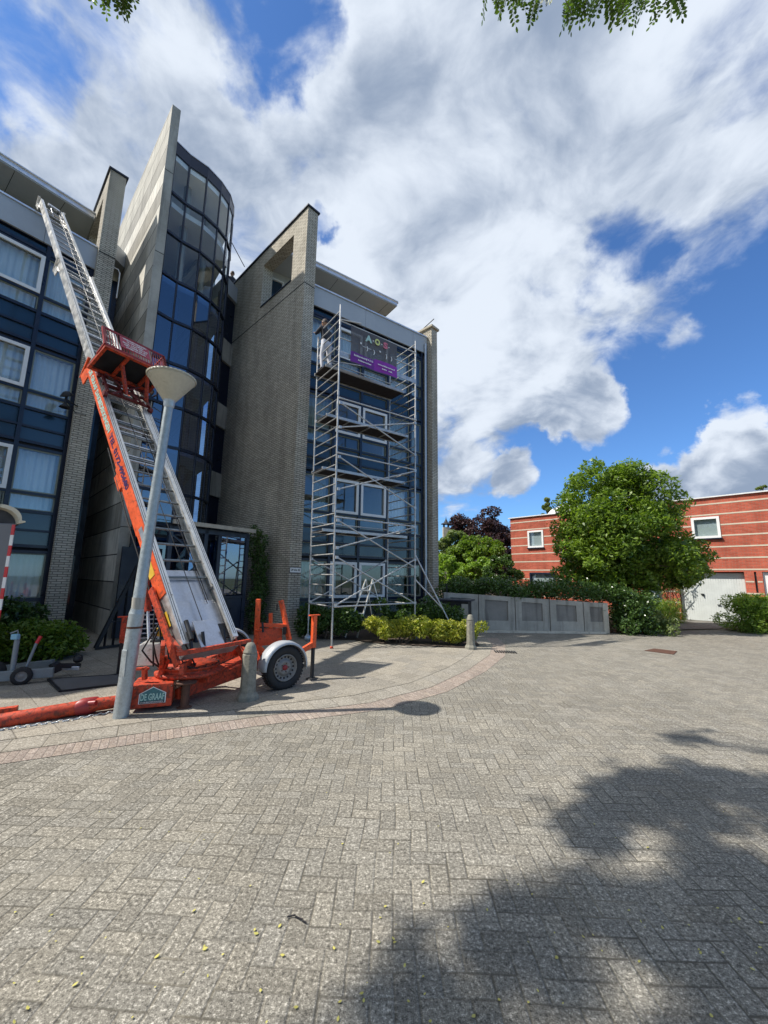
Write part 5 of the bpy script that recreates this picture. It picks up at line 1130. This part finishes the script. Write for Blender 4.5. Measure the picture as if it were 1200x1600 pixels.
# ================================================================ people
def person(name, label, J, rad, cloth, head, facing, loc, hair=(.03, .02, .018)):
    """one skinned body from joints J; clothing by face height ranges"""
    pt = thing(name, label, 'person', loc)
    me = bpy.data.meshes.new('body'); names = list(J); idx = {k: i for i, k in enumerate(names)}
    edges = [('pel', 'wai'), ('wai', 'che'), ('che', 'nec'), ('nec', 'hd0'), ('che', 'shL'), ('shL', 'elL'), ('elL', 'wrL'), ('wrL', 'haL'), ('che', 'shR'), ('shR', 'elR'), ('elR', 'wrR'), ('wrR', 'haR'),
             ('pel', 'hiL'), ('hiL', 'knL'), ('knL', 'anL'), ('anL', 'toL'), ('pel', 'hiR'), ('hiR', 'knR'), ('knR', 'anR'), ('anR', 'toR')]
    edges = [(idx[a], idx[b]) for a, b in edges if a in idx and b in idx]
    me.from_pydata([J[k] for k in names], edges, []); o = bpy.data.objects.new('body', me); COL.objects.link(o)
    md = o.modifiers.new('skin', 'SKIN'); md.use_smooth_shade = True
    for i, k in enumerate(names):
        r = rad[k]; me.skin_vertices[0].data[i].radius = r if isinstance(r, tuple) else (r, r); me.skin_vertices[0].data[i].use_root = (k == 'pel')
    s = o.modifiers.new('sub', 'SUBSURF'); s.levels = 2; s.render_levels = 2
    bpy.context.view_layer.update(); dg = bpy.context.evaluated_depsgraph_get(); m2 = bpy.data.meshes.new_from_object(o.evaluated_get(dg)); bpy.data.objects.remove(o)
    m2.materials.clear(); [m2.materials.append(m_) for m_ in cloth[0]]
    for p in m2.polygons: p.material_index = cloth[1](p.center)
    b = bpy.data.objects.new('body', m2); COL.objects.link(b); attach(b, pt)
    # head: shaped skull with nose, ears; hair cap
    H = Vector(head); f = facing.normalized(); s_ = f.cross(ZV).normalized(); u_ = s_.cross(f)
    mb = MB(); rows = []; nA, nB = 14, 12
    for j in range(nB+1):
        th = math.pi*j/nB; rr = math.sin(th); zz_ = math.cos(th); jaw = 1-.28*max(0, -zz_)
        for i in range(nA):
            an = 2*math.pi*i/nA; x = math.cos(an)*rr*.098*jaw; y = math.sin(an)*rr*.076*jaw
            if x > 0 and -.25 < zz_ < .15 and abs(math.sin(an)) < .3: x += .018
            rows.append(H+f*x+s_*y+u_*(zz_*.122))
    mb.add(rows, [(j*nA+i, (j+1)*nA+i, (j+1)*nA+(i+1) % nA, j*nA+(i+1) % nA) for j in range(nB) for i in range(nA)], True)
    for sg in (-1, 1): mb.lathe(H+s_*(sg*.076)-f*.005, [(0, .012), (.022, .008), (.026, 0), (.0, 0)], 8, f, u_, s_*sg)
    hd = mb.build('head', plain('skin_tone', (.42, .24, .16), .6), pt)
    ey = MB()
    for sg in (-1, 1): ey.lathe(H+f*.086+s_*(sg*.030)+u_*.01, [(.011, 0), (.006, .006), (0, .007)], 8, s_, u_, f)
    ey.box(H+f*.078-u_*.062, (.004, .045, .008), f, s_, u_); ey.build('eyes_and_mouth', M_dark, hd)
    hm = MB(); vs = []
    for j in range(8):
        th = math.pi*.56*j/7; rr = math.sin(th); zz_ = math.cos(th)
        for i in range(nA):
            an = 2*math.pi*i/nA; lift_ = .035*max(0, math.cos(an))*(j/7); vs.append(H+f*(math.cos(an)*rr*.106-.008)+s_*(math.sin(an)*rr*.086)+u_*(zz_*.130+lift_+.004))
    hm.add(vs, [(j*nA+i, (j+1)*nA+i, (j+1)*nA+(i+1) % nA, j*nA+(i+1) % nA) for j in range(7) for i in range(nA)], True)
    hm.build('hair', plain('dark_hair', hair, .7), pt)
    # hands: palm + four fingers and thumb
    for S in 'LR':
        if 'ha'+S not in J: continue
        w0, h0 = Vector(J['wr'+S]), Vector(J['ha'+S]); d_ = (h0-w0).normalized(); sd_ = d_.cross(ZV if abs(d_.z) < .8 else f).normalized(); nn_ = sd_.cross(d_)
        hb = MB(); hb.box(h0+d_*.02, (.075, .026, .085), sd_, nn_, d_)
        for k, (x, l_) in enumerate(((-.029, .058), (-.010, .068), (.010, .064), (.028, .050))): q = h0+d_*.06+sd_*x; hb.tube([q, q+d_*l_*.55-nn_*.008, q+d_*l_*.85-nn_*.032], [.009, .008, .006], 6)
        q = h0+sd_*-.036; hb.tube([q, q-sd_*.028+d_*.028, q-sd_*.028+d_*.058-nn_*.012], [.011, .010, .007], 6); hb.build('hand', plain('skin_tone', (.42, .24, .16), .6), pt)
    return pt
RAD = dict(pel=(.15, .12), wai=(.135, .105), che=(.165, .12), nec=.058, hd0=.05, shL=.065, shR=.065, elL=.045, elR=.045, wrL=.03, wrR=.03, haL=.03, haR=.03, hiL=.095, hiR=.095, knL=.062, knR=.062, anL=.045, anR=.045, toL=.035, toR=.035)
M_whitepants = plain('white_work_trousers', (.62, .62, .66), .85, 0, .1, 9, .2, ((.45, .45, .5), .6)); M_blk = plain('dark_jacket', (.018, .018, .024), .8, 0, .3, 9)
# painter: stands on the top deck at the far left corner, turned to the facade, arms raised
SK = .93
pp = SP(.05, .80, zp+.01); fdir = (sW*.9-sD*.25).normalized(); sid = fdir.cross(ZV)
def J_(f, s, z): v = pp+(fdir*f+sid*s)*SK+ZV*(z*SK); return tuple(v)
J = dict(pel=J_(0, 0, .96), wai=J_(.03, 0, 1.12), che=J_(.06, 0, 1.36), nec=J_(.08, 0, 1.52), hd0=J_(.10, 0, 1.60), shL=J_(.07, -.19, 1.43), elL=J_(.22, -.25, 1.25), wrL=J_(.38, -.10, 1.40), haL=J_(.43, -.07, 1.45),
         shR=J_(.07, .19, 1.43), elR=J_(.26, .25, 1.36), wrR=J_(.34, .12, 1.58), haR=J_(.37, .10, 1.66), hiL=J_(0, -.10, .90), knL=J_(.06, -.13, .50), anL=J_(0, -.14, .08), toL=J_(.17, -.16, .03), hiR=J_(0, .10, .90), knR=J_(.03, .14, .50), anR=J_(-.10, .16, .08), toR=J_(.07, .18, .03))
person('person', 'painter in dark top and white work trousers reaching up on the top scaffold deck', J, RAD, ([M_whitepants, M_blk], lambda c: 0 if .09 < c.z-pp.z < 1.02*SK else 1), J_(.13, 0, 1.70), fdir, tuple(pp), (.03, .014, .010))
# worker on the link roof beyond the parapet, seen from the chest up
pp = D(363.5, 436, 15.2); pp.z = 13.02-.02; fdir = Vector((-.75, .66, 0)).normalized(); sid = fdir.cross(ZV); SK = .98
hz = (D(361.5, 430, 15.75).z-13.0)/SK
pp.z = D(363.5, 427, 15.2).z-1.70*SK
J = dict(pel=J_(0, 0, .96), wai=J_(.02, 0, 1.12), che=J_(.03, 0, 1.36), nec=J_(.04, 0, 1.52), hd0=J_(.05, 0, 1.60), shL=J_(.03, -.18, 1.43), elL=J_(.20, -.20, 1.25), wrL=J_(.28, -.08, 1.50), haL=J_(.26, -.04, 1.58),
         shR=J_(.03, .18, 1.43), elR=J_(.05, .24, 1.16), wrR=J_(.14, .20, .94), haR=J_(.16, .19, .86), hiL=J_(0, -.10, .90), knL=J_(.02, -.11, .50), anL=J_(-.02, -.12, .08), toL=J_(.14, -.13, .03), hiR=J_(0, .10, .90), knR=J_(.02, .11, .50), anR=J_(-.02, .12, .08), toR=J_(.14, .13, .03))
ROOFZ = pp.z
person('person', 'worker in black on the flat roof behind the round stair tower, seen chest up', J, RAD, ([M_blk], lambda c: 0), J_(.07, 0, 1.70), fdir, tuple(pp), (.012, .012, .014))

# ================================================================ bollards, covers, litter
def bollard(loc, label, h=.80):
    b = thing('bollard', label, 'bollard', loc, 'concrete bollards along the pavement edge', R_(38))
    mb = MB(); n = 8
    prof = [(.15, 0), (.145, .05), (.108, .10), (.101, .20), (.098, h-.16), (.085, h-.14)]
    vs = []
    for r, z in prof: vs += [Vector((r*math.cos(R_(22.5+45*k)), r*math.sin(R_(22.5+45*k)), z)) for k in range(n)]
    mb.add(vs, [(i*n+k, i*n+(k+1) % n, (i+1)*n+(k+1) % n, (i+1)*n+k) for i in range(len(prof)-1) for k in range(n)])
    o = mb.build('post', M_bol, b, .006, True)
    mb = MB(); mb.lathe((0, 0, h-.15), [(.078, 0), (.092, .012), (.092, .03), (.080, .05), (.068, .10), (.045, .14), (0, .152)], 20); mb.build('cap', M_bol, b, 0, True)
    return b
bollard((-1.80, 5.70, .01), 'octagonal concrete bollard in front of the orange hoist trailer', .74)
bollard((2.12, 9.90, .01), 'octagonal concrete bollard at the corner of the yellow-green shrubs', .80)
mb = MB(); q = [G(x, y) for x, y in ((1007, 1017), (1022, 1014), (1058, 1018), (1053, 1023))]; mb.prism([p+ZV*.004 for p in q], ZV*.008); tag(mb.build('drain_cover', M_rust), 'rusty rectangular drain cover set in the grey paving near the driveway', 'drain cover')
dg_ = MB(); q0 = Vector((2.62, 9.60, .008))
for k in range(9): dg_.box(q0+Vector((k*.055, -k*.006, .006)), (.03, .26, .012), dv(96), dv(6))
tag(dg_.build('drain_grate', M_black), 'slotted iron gully grate beside the far bollard', 'drain grate')
mb = MB(); q = G(465, 1433); 
for k in range(5): a = q+Vector((-.05+k*.02, -.01+.012*math.sin(k*.9)-.004*k, .008)); b = q+Vector((-.05+(k+1)*.02, -.01+.012*math.sin((k+1)*.9)-.004*(k+1), .008+.006*(k % 2))); mb.bar(a, b, .006, .004)
tag(mb.build('plastic_strip', M_plast), 'thin strip of black plastic lying on the paving', 'litter')
# fallen leaves: one shape, copied
mb = MB(); pr_ = [(-.016, 0, 0), (-.006, .009, .002), (.006, .009, .004), (.016, 0, .007), (.006, -.009, .001), (-.006, -.009, .001)]; mb.add([Vector(p) for p in pr_], [(0, 1, 2, 3, 4, 5)])
lf0 = mb.build('fallen_leaf', M_fall); tag(lf0, 'small yellow leaf fallen on the grey paving in the foreground', 'leaf', 'yellow leaves fallen on the paving')
known = [(43, 1578), (117, 1541), (245, 1497), (319, 1482), (437, 1449), (441, 1495), (522, 1484), (591, 1474), (565, 1555), (531, 1568), (462, 1577), (870, 1499), (535, 1320), (320, 1485), (303, 1425), (400, 1461), (1012, 1326), (929, 1289), (661, 1380), (740, 1591), (617, 1475), (662, 1414), (1155, 1438), (1190, 1444), (1176, 1517), (810, 1384), (780, 1565)]
pts_ = [G(*k) for k in known]
for _ in range(75):
    px, py = rnd.uniform(0, 1200), 1600-abs(rnd.gauss(0, 170)); 
    if py > 1190: pts_.append(G(px, py))
for i, p in enumerate(pts_):
    o = lf0 if i == 0 else lf0.copy()
    if i: COL.objects.link(o)
    o.location = p+ZV*.006; o.rotation_euler = (rnd.uniform(-.2, .2), rnd.uniform(-.2, .2), rnd.uniform(0, 6.3)); s_ = rnd.uniform(.25, .55) if i >= len(known) else rnd.uniform(.5, .8); o.scale = (s_, s_, s_)

# ================================================================ plants
def ell(cx_, cy_, z0, rx, ry, h, k, cr):
    return [(cx_+nr.uniform(-1, 1)*rx, cy_+nr.uniform(-1, 1)*ry, z0+h*nr.uniform(.35, .95), cr*nr.uniform(.7, 1.2), cr*nr.uniform(.7, 1.2), cr*nr.uniform(.6, 1.0)) for _ in range(k)]
def line_bush(pts, w_, h, k, cr):
    out = []
    for _ in range(k):
        u_ = nr.uniform(0, len(pts)-1); i = int(min(u_, len(pts)-2)); f = u_-i; a, b = pts[i], pts[i+1]
        r_ = cr*nr.uniform(.7, 1.25); out.append((a[0]+(b[0]-a[0])*f+nr.normal()*w_*.4, a[1]+(b[1]-a[1])*f+nr.normal()*w_*.4, max(r_*.6, h*nr.uniform(.3, .9)), r_, r_, r_*.8))
    return out
shrub('variegated_shrub', 'low yellow-green leafy shrub at the front of the planting bed by the scaffold', 'shrub', line_bush([(-.25, 10.75), (.5, 10.6), (1.15, 10.5)], .34, .66, 50, .165), 6800, .075, M_lfy, (.4, 10.6, 0))
shrub('variegated_shrub', 'low yellow-green leafy shrub directly behind the far bollard', 'shrub', line_bush([(1.2, 10.45), (1.75, 10.35), (2.25, 10.5)], .30, .62, 44, .165), 6200, .075, M_lfy, (1.8, 10.4, 0))
shrub('dark_shrub', 'dark green shrub behind the yellow-green ones under the scaffold', 'shrub', line_bush([(.1, 11.6), (1.0, 12.1), (1.6, 12.9)], .45, 1.05, 48, .25), 8000, .10, M_lfd, (.9, 12.0, 0))
shrub('dark_shrub', 'dark green shrub at the foot of the scaffold next to the brick pier', 'shrub', line_bush([(-2.15, 11.25), (-1.5, 11.0), (-.8, 11.2)], .25, .80, 34, .26), 7000, .095, M_lfd, (-1.6, 11.1, 0))
shrub('dark_shrub', 'dark shrub between the downpipe and the dark cabinet', 'shrub', line_bush([(1.5, 11.6), (2.05, 11.4)], .25, .85, 22, .28), 4500, .095, M_lfd, (1.8, 11.5, 0))
shrub('laurel_hedge', 'dense glossy green hedge behind the trailer drawbar at the left', 'hedge', line_bush([(-9.6, 6.6), (-7.9, 7.3), (-6.7, 7.9), (-6.25, 8.3)], .38, .62, 90, .26), 16000, .095, M_lf, (-7.0, 8.1, 0))
shrub('dark_shrub', 'darker taller shrub in front of the ground floor windows at the left', 'shrub', line_bush([(-9.9, 8.0), (-8.6, 8.9), (-7.9, 9.3)], .40, .95, 60, .32), 10000, .11, M_lfd, (-8.8, 9.1, 0))
shrub('climbing_ivy', 'glossy ivy mound spilling over the right end of the low concrete wall', 'climbing plant', [(8.0+nr.normal()*.26, 13.25+nr.normal()*.20, nr.uniform(.1, 1.25), .30, .28, .3) for _ in range(46)], 9000, .095, M_lfd, (7.7, 13.3, 0))
shrub('ivy_hedge', 'dark ivy hedge growing along the top of the low concrete wall', 'hedge', [(2.0+5.6*nr.uniform(), 13.75+nr.normal()*.25, 1.12+nr.uniform(0, .42)-.0, .34, .3, .26) for _ in range(110)], 20000, .085, M_lfd, (4.6, 13.7, .8), False)
shrub('garden_shrub', 'low green plant at the foot of the tree beside the driveway', 'shrub', [(8.6+nr.normal()*.42, 13.75+nr.normal()*.3, nr.uniform(.1, .6), .26, .26, .22) for _ in range(30)], 5000, .10, M_lfv, (8.6, 13.75, 0))
shrub('garden_shrub', 'bushy rosemary-like plant left of the white garage door', 'shrub', [(11.9+nr.normal()*.55, 17.6+nr.normal()*.5, nr.uniform(.1, .75), .3, .3, .28) for _ in range(30)], 5500, .11, M_lfl, (11.9, 17.6, 0), asp=.2)
shrub('garden_shrub', 'bright yellow-green bush at the right edge in front of the garage', 'shrub', [(13.25+nr.normal()*.40, 14.3+nr.normal()*.35, nr.uniform(.6, 1.15), .30, .30, .26) for _ in range(34)], 9000, .11, M_lfl, (13.2, 14.6, 0), asp=.3)
shrub('garden_shrub', 'dark low bush under the bright bush at the right edge', 'shrub', [(12.9+nr.normal()*.7, 14.1+nr.normal()*.3, nr.uniform(.1, .5), .34, .34, .26) for _ in range(34)], 8000, .10, M_lf, (12.9, 14.1, 0), asp=.3)

def tree(name, label, base, spec_fn, n, size, m_, th, tr_r, limbs, group=None, asp=.5, trunk_m=None, tilt=1.0, shell=.45):
    t = thing(name, label, 'tree', base, group); specs = spec_fn; B_ = Vector(base)
    leaf_mesh('crown', blobs(specs, n, shell), size, asp, m_, t, tilt=tilt)
    mb = MB(); tp = B_+Vector((rnd.uniform(-.1, .1), rnd.uniform(-.1, .1), th)); mb.tube([B_-ZV*.05, B_+ZV*th*.15, B_.lerp(tp, .6), tp], [tr_r*1.35, tr_r, tr_r*.8, tr_r*.55], 10)
    for k in range(limbs):
        s = specs[int(nr.integers(len(specs)))]; st_ = B_.lerp(tp, nr.uniform(.35, 1.0)); e = Vector(s[:3]); m__ = st_.lerp(e, .5)+ZV*nr.uniform(0, .3)
        mb.tube([st_, m__, e], [tr_r*.35, tr_r*.2, tr_r*.06], 6)
    mb.build('trunk', trunk_m or M_bark, t); return t
tb = (9.0, 15.1, 0)
sp_ = clumps((8.7, 14.9, 3.85), (2.45, 2.1, 1.95), 105, .52, .75, 1.25, .35)+clumps((8.6, 14.6, 1.75), (1.6, .9, .7), 26, .42, .7, .8)+clumps((10.2, 14.6, 2.1), (1.5, .8, .6), 20, .4, .7, 1.1)+clumps((9.4, 14.7, 2.4), (2.6, 1.7, .9), 34, .46, .7, 1.0)+clumps((8.2, 15.0, 5.5), (1.2, 1.0, .6), 14, .36)+clumps((7.2, 14.6, 2.3), (1.1, .9, .8), 16, .36, .7, 1.0)+clumps((10.9, 14.6, 2.75), (.95, .8, .6), 12, .34)
tree('garden_tree', 'large bright green leafy tree between the low wall and the garage', tb, sp_, 66000, .155, M_lf, 3.4, .14, 60, asp=.42)
# shrubs and trees beyond the wall
def far(px, py, y, rpx, hpx, k, n, size, m_, name, label, zc=None, cr=.22, asp=.5):
    c = D(px, py, y); r = rpx/FOC*y; h = hpx/FOC*y
    sp = clumps(tuple(c), (r, r*.8, h), k, max(r, h)*cr, .8, .3)
    return tree(name, label, (c.x, c.y, .1), sp, n, size, m_, max(.5, c.z-h*.3), r*.06, 16, 'trees and shrubs beyond the low wall', asp)
far(704, 862, 27, 28, 34, 54, 13000, .18, M_lfv, 'olive_tree', 'grey-green small tree just right of the brick pier')
far(700, 895, 24, 34, 28, 44, 11000, .16, M_lfl, 'leafy_shrub', 'light green shrub beneath the grey-green tree')
far(744, 876, 26, 42, 38, 66, 20000, .18, M_lf, 'leafy_shrub', 'rounded mid-green shrub in the middle behind the wall')
far(757, 888, 23.5, 28, 22, 34, 8000, .16, M_lfl, 'leafy_shrub', 'bright lime green shrub in front of the stone house')
far(785, 893, 21, 30, 24, 40, 9000, .12, M_lfd, 'dark_conifer_shrub', 'dark spreading shrub left of the red brick house')
far(752, 832, 62, 44, 40, 60, 16000, .42, M_lfp, 'copper_beech', 'tall copper beech with dark purple crown behind the stone house', cr=.26)
far(789, 868, 40, 18, 34, 30, 7000, .30, M_lfp, 'copper_beech', 'smaller copper-leaved tree tight against the red brick house')
far(740, 843, 40, 15, 5, 10, 1500, .2, M_lfv, 'leafy_shrub', 'strip of pale foliage on the ridge of the stone house')
far(858, 797, 34, 12, 18, 16, 2500, .2, M_lfv, 'blue_green_tree', 'slender blue-green tree showing over the red house roof')
far(1192, 763, 40, 10, 4, 6, 500, .2, M_lfv, 'blue_green_tree', 'treetop just showing over the roof at the right edge')
vn = thing('climbing_rose', 'bare twisted climbing rose stems on the red brick beside the garage', 'climbing plant', tuple(Hs+hD*7.9+hN*.1))
mb = MB()
for k in range(5):
    q = Hs+hD*(7.85+rnd.uniform(-.1, .1))+hN*.1; pth = [q+hD*(.14*math.sin(z*3.1+k)+.04*k*z*(-1)**k)+ZV*z*.42 for z in range(7)]; mb.tube(pth, .016, 5)
mb.build('stem', M_bark, vn); leaf_mesh('foliage', blobs([(*(Hs+hD*(7.8+.3*nr.normal())+hN*.15+ZV*nr.uniform(1.0, 2.8)), .16, .16, .2) for _ in range(12)], 800, .3), .07, .5, M_lfv, vn)

# ================================================================ overhead locust tree: its crown shades the foreground, its tips hang into view
lt = thing('locust_tree', 'locust tree overhead whose feathery leaf sprays hang into the top of the view', 'tree', (-1.2, -4.2, 0))
SV = -sd/ sd.z                                                  # ground shift of a shadow per metre of height
edge = [(-.6, .2), (-.16, 1.78), (.03, 2.1), (.28, 2.24), (.73, 2.48), (.97, 2.46), (1.25, 2.8), (1.15, 2.96), (2.06, 3.83), (2.9, 4.05), (3.38, 3.79), (4.6, 4.2), (7, 4.4), (9, 2), (9, -3), (4, -5), (-.6, -2.5)]
edge = [(a+.05, b-.05) for a, b in edge]
def inside(p, poly):
    c = False; j = len(poly)-1
    for i in range(len(poly)):
        if (poly[i][1] > p[1]) != (poly[j][1] > p[1]) and p[0] < (poly[j][0]-poly[i][0])*(p[1]-poly[i][1])/(poly[j][1]-poly[i][1])+poly[i][0]: c = not c
        j = i
    return c
gaps = [(1.60, 2.72, .17), (2.55, 2.85, .15), (1.05, 2.05, .10), (.85, 1.72, .20), (2.15, 2.40, .10), (2.6, 3.3, .14), (3.1, 3.0, .14), (.35, 1.98, .11), (1.6, 1.6, .12), (.2, 1.6, .10), (2.1, 3.4, .10), (1.3, 1.85, .08)]
CL = []
while len(CL) < 820:                                           # leafy twig ends, close together over the foreground, sparse elsewhere
    g = (nr.uniform(-.6, 9), nr.uniform(-5, 4.4))
    if nr.uniform() > (1.0 if g[1] > .4 and g[0] < 5.0 else .12) or not inside(g, edge): continue
    if any((g[0]-a)**2/1.9+(g[1]-b)**2 < (r*1.25)**2 for a, b, r in gaps): continue
    CL.append((g[0], g[1], 8.1+nr.normal()*.45, nr.uniform(.06, .13)))
LC = []; tries = 0
while len(LC) < 11500 and tries < 60000:
    tries += 1; a_, b_, z, sp_r = CL[int(nr.integers(len(CL)))]; g = (a_+nr.normal()*sp_r, b_+nr.normal()*sp_r); z = z+nr.normal()*.12
    p = Vector((g[0], g[1], 0))-SV*z; p.z = z
    px, py = PX(p)
    if 0 <= px < 1200 and -70 < py < 1600: continue
    LC.append(p)
def sprays(centres, axes, nl, ll, name, parent, seed=0):
    """pinnate leaves: a rib with paired oval leaflets"""
    V, F = [], []; ribs = MB()
    for c, ax in zip(centres, axes):
        ax = ax.normalized(); n0 = Vector(nr.normal(size=3))*.35+ZV; sd_ = ax.cross(n0).normalized(); nn_ = sd_.cross(ax); Lr = nl*ll*.62; c = c-ax*(Lr*.5) if nl == 7 else c
        prev = None
        for k in range(nl):
            u_ = (k+.5)/nl; q = c+ax*(Lr*u_)-ZV*(.10*Lr*u_*u_)
            for sg in ((-1, 1) if k < nl-1 else (0,)):
                d_ = (sd_*sg+ax*.35+nn_*nr.normal()*.15).normalized() if sg else ax; w_ = nn_.cross(d_).normalized()*ll*.26; L_ = ll*nr.uniform(.85, 1.1); b0 = q+d_*ll*.08; i = len(V)
                V += [b0, b0+d_*L_*.25+w_*.85, b0+d_*L_*.65+w_, b0+d_*L_, b0+d_*L_*.65-w_, b0+d_*L_*.25-w_*.85]; F.append(tuple(range(i, i+6)))
        ribs.tube([c, c+ax*Lr*.5-ZV*.025*Lr, c+ax*Lr-ZV*.1*Lr], [.0025, .002, .001], 3, False)
    me = bpy.data.meshes.new(name); me.from_pydata([tuple(v) for v in V], [], F); me.materials.append(M_loc); o = bpy.data.objects.new(name, me); COL.objects.link(o); attach(o, parent); return ribs
LC = LC
mb = MB(); V, F = [], []
cen_, axs = [], []
for p in LC: cen_.append(p); axs.append(Vector((nr.normal(), nr.normal(), nr.normal()*.3)))
rb1 = sprays(cen_, axs, 7, .062, 'crown', lt)
# twigs that hang into the picture
cen_, axs = [], []; tw = MB()
def twig(px, py, y, k, spread, down=-14):
    for _ in range(k):
        c = D(px+rnd.uniform(-spread, spread), py+rnd.uniform(-26, 0), y+rnd.uniform(-.25, .25)); tgt = D(px+rnd.uniform(-spread, spread)*1.15, py+rnd.uniform(10, 30), y); cen_.append(c); axs.append((tgt-c)+Vector((rnd.uniform(-.14, .14), rnd.uniform(-.14, .14), rnd.uniform(-.04, .03))))
for px, py, k, s_ in ((776, -2, 4, 5), (790, 4, 5, 8), (812, -2, 5, 9), (838, 10, 4, 4), (852, 0, 4, 6), (895, 8, 5, 6), (885, 26, 3, 3), (905, 2, 7, 10), (925, 0, 8, 12), (945, -2, 7, 10), (970, 12, 5, 5), (985, 0, 6, 9), (1005, 0, 5, 8), (1025, -8, 5, 8), (1050, 0, 4, 6), (1058, 4, 3, 3), (765, -12, 3, 5), (180, -8, 6, 10), (195, 0, 6, 8), (205, -8, 5, 6), (150, -8, 5, 6), (168, -2, 5, 8), (188, 6, 4, 6)):
    twig(px, py-4 if px > 400 else py-12, 3.4 if px > 400 else 3.6, k+2, s_)
BT = Vector((-1.3, -3.9, 4.2))
for xs_ in ((748, 875), (875, 1090), (130, 240)):
    xm = sum(xs_)/2; e1_, e2_ = D(xm+30, -420, 2.4), D(xm, -95, 3.25); tw.tube([BT, BT.lerp(e1_, .5)+ZV*.7, e1_, e1_.lerp(e2_, .5)+ZV*.12, e2_], [.07, .045, .022, .014, .007], 7)
    for c_ in cen_:
        pxx = PX(c_)[0]
        if xs_[0] <= pxx < xs_[1] and rnd.random() < .75: f_ = rnd.uniform(.35, 1.0); s0 = e1_.lerp(e2_, f_)+ZV*.12*4*f_*(1-f_); tw.tube([s0, s0.lerp(c_, .55)+Vector((rnd.uniform(-.05, .05), rnd.uniform(-.05, .05), .05)), c_], [.005, .0035, .0018], 4, False)
rb2 = sprays(cen_, axs, 8, .052, 'hanging_sprays', lt)
br = MB(); b0 = Vector((-1.2, -4.2, 0)); b1 = Vector((-1.3, -3.9, 4.2)); br.tube([b0, b0.lerp(b1, .5), b1], [.26, .20, .16], 12)
for p in [LC[int(i)] for i in nr.integers(0, len(LC), 44)]: br.tube([b1+Vector((0, 0, rnd.uniform(-.5, .2))), b1.lerp(p, .5)+ZV*.5, p], [.06, .035, .008], 6)
for v in (rb2, tw):
    k = len(br.v); br.v += v.v; br.f += [tuple(i+k for i in f) for f in v.f]; br.sm += v.sm
br.build('trunk', M_bark, lt)
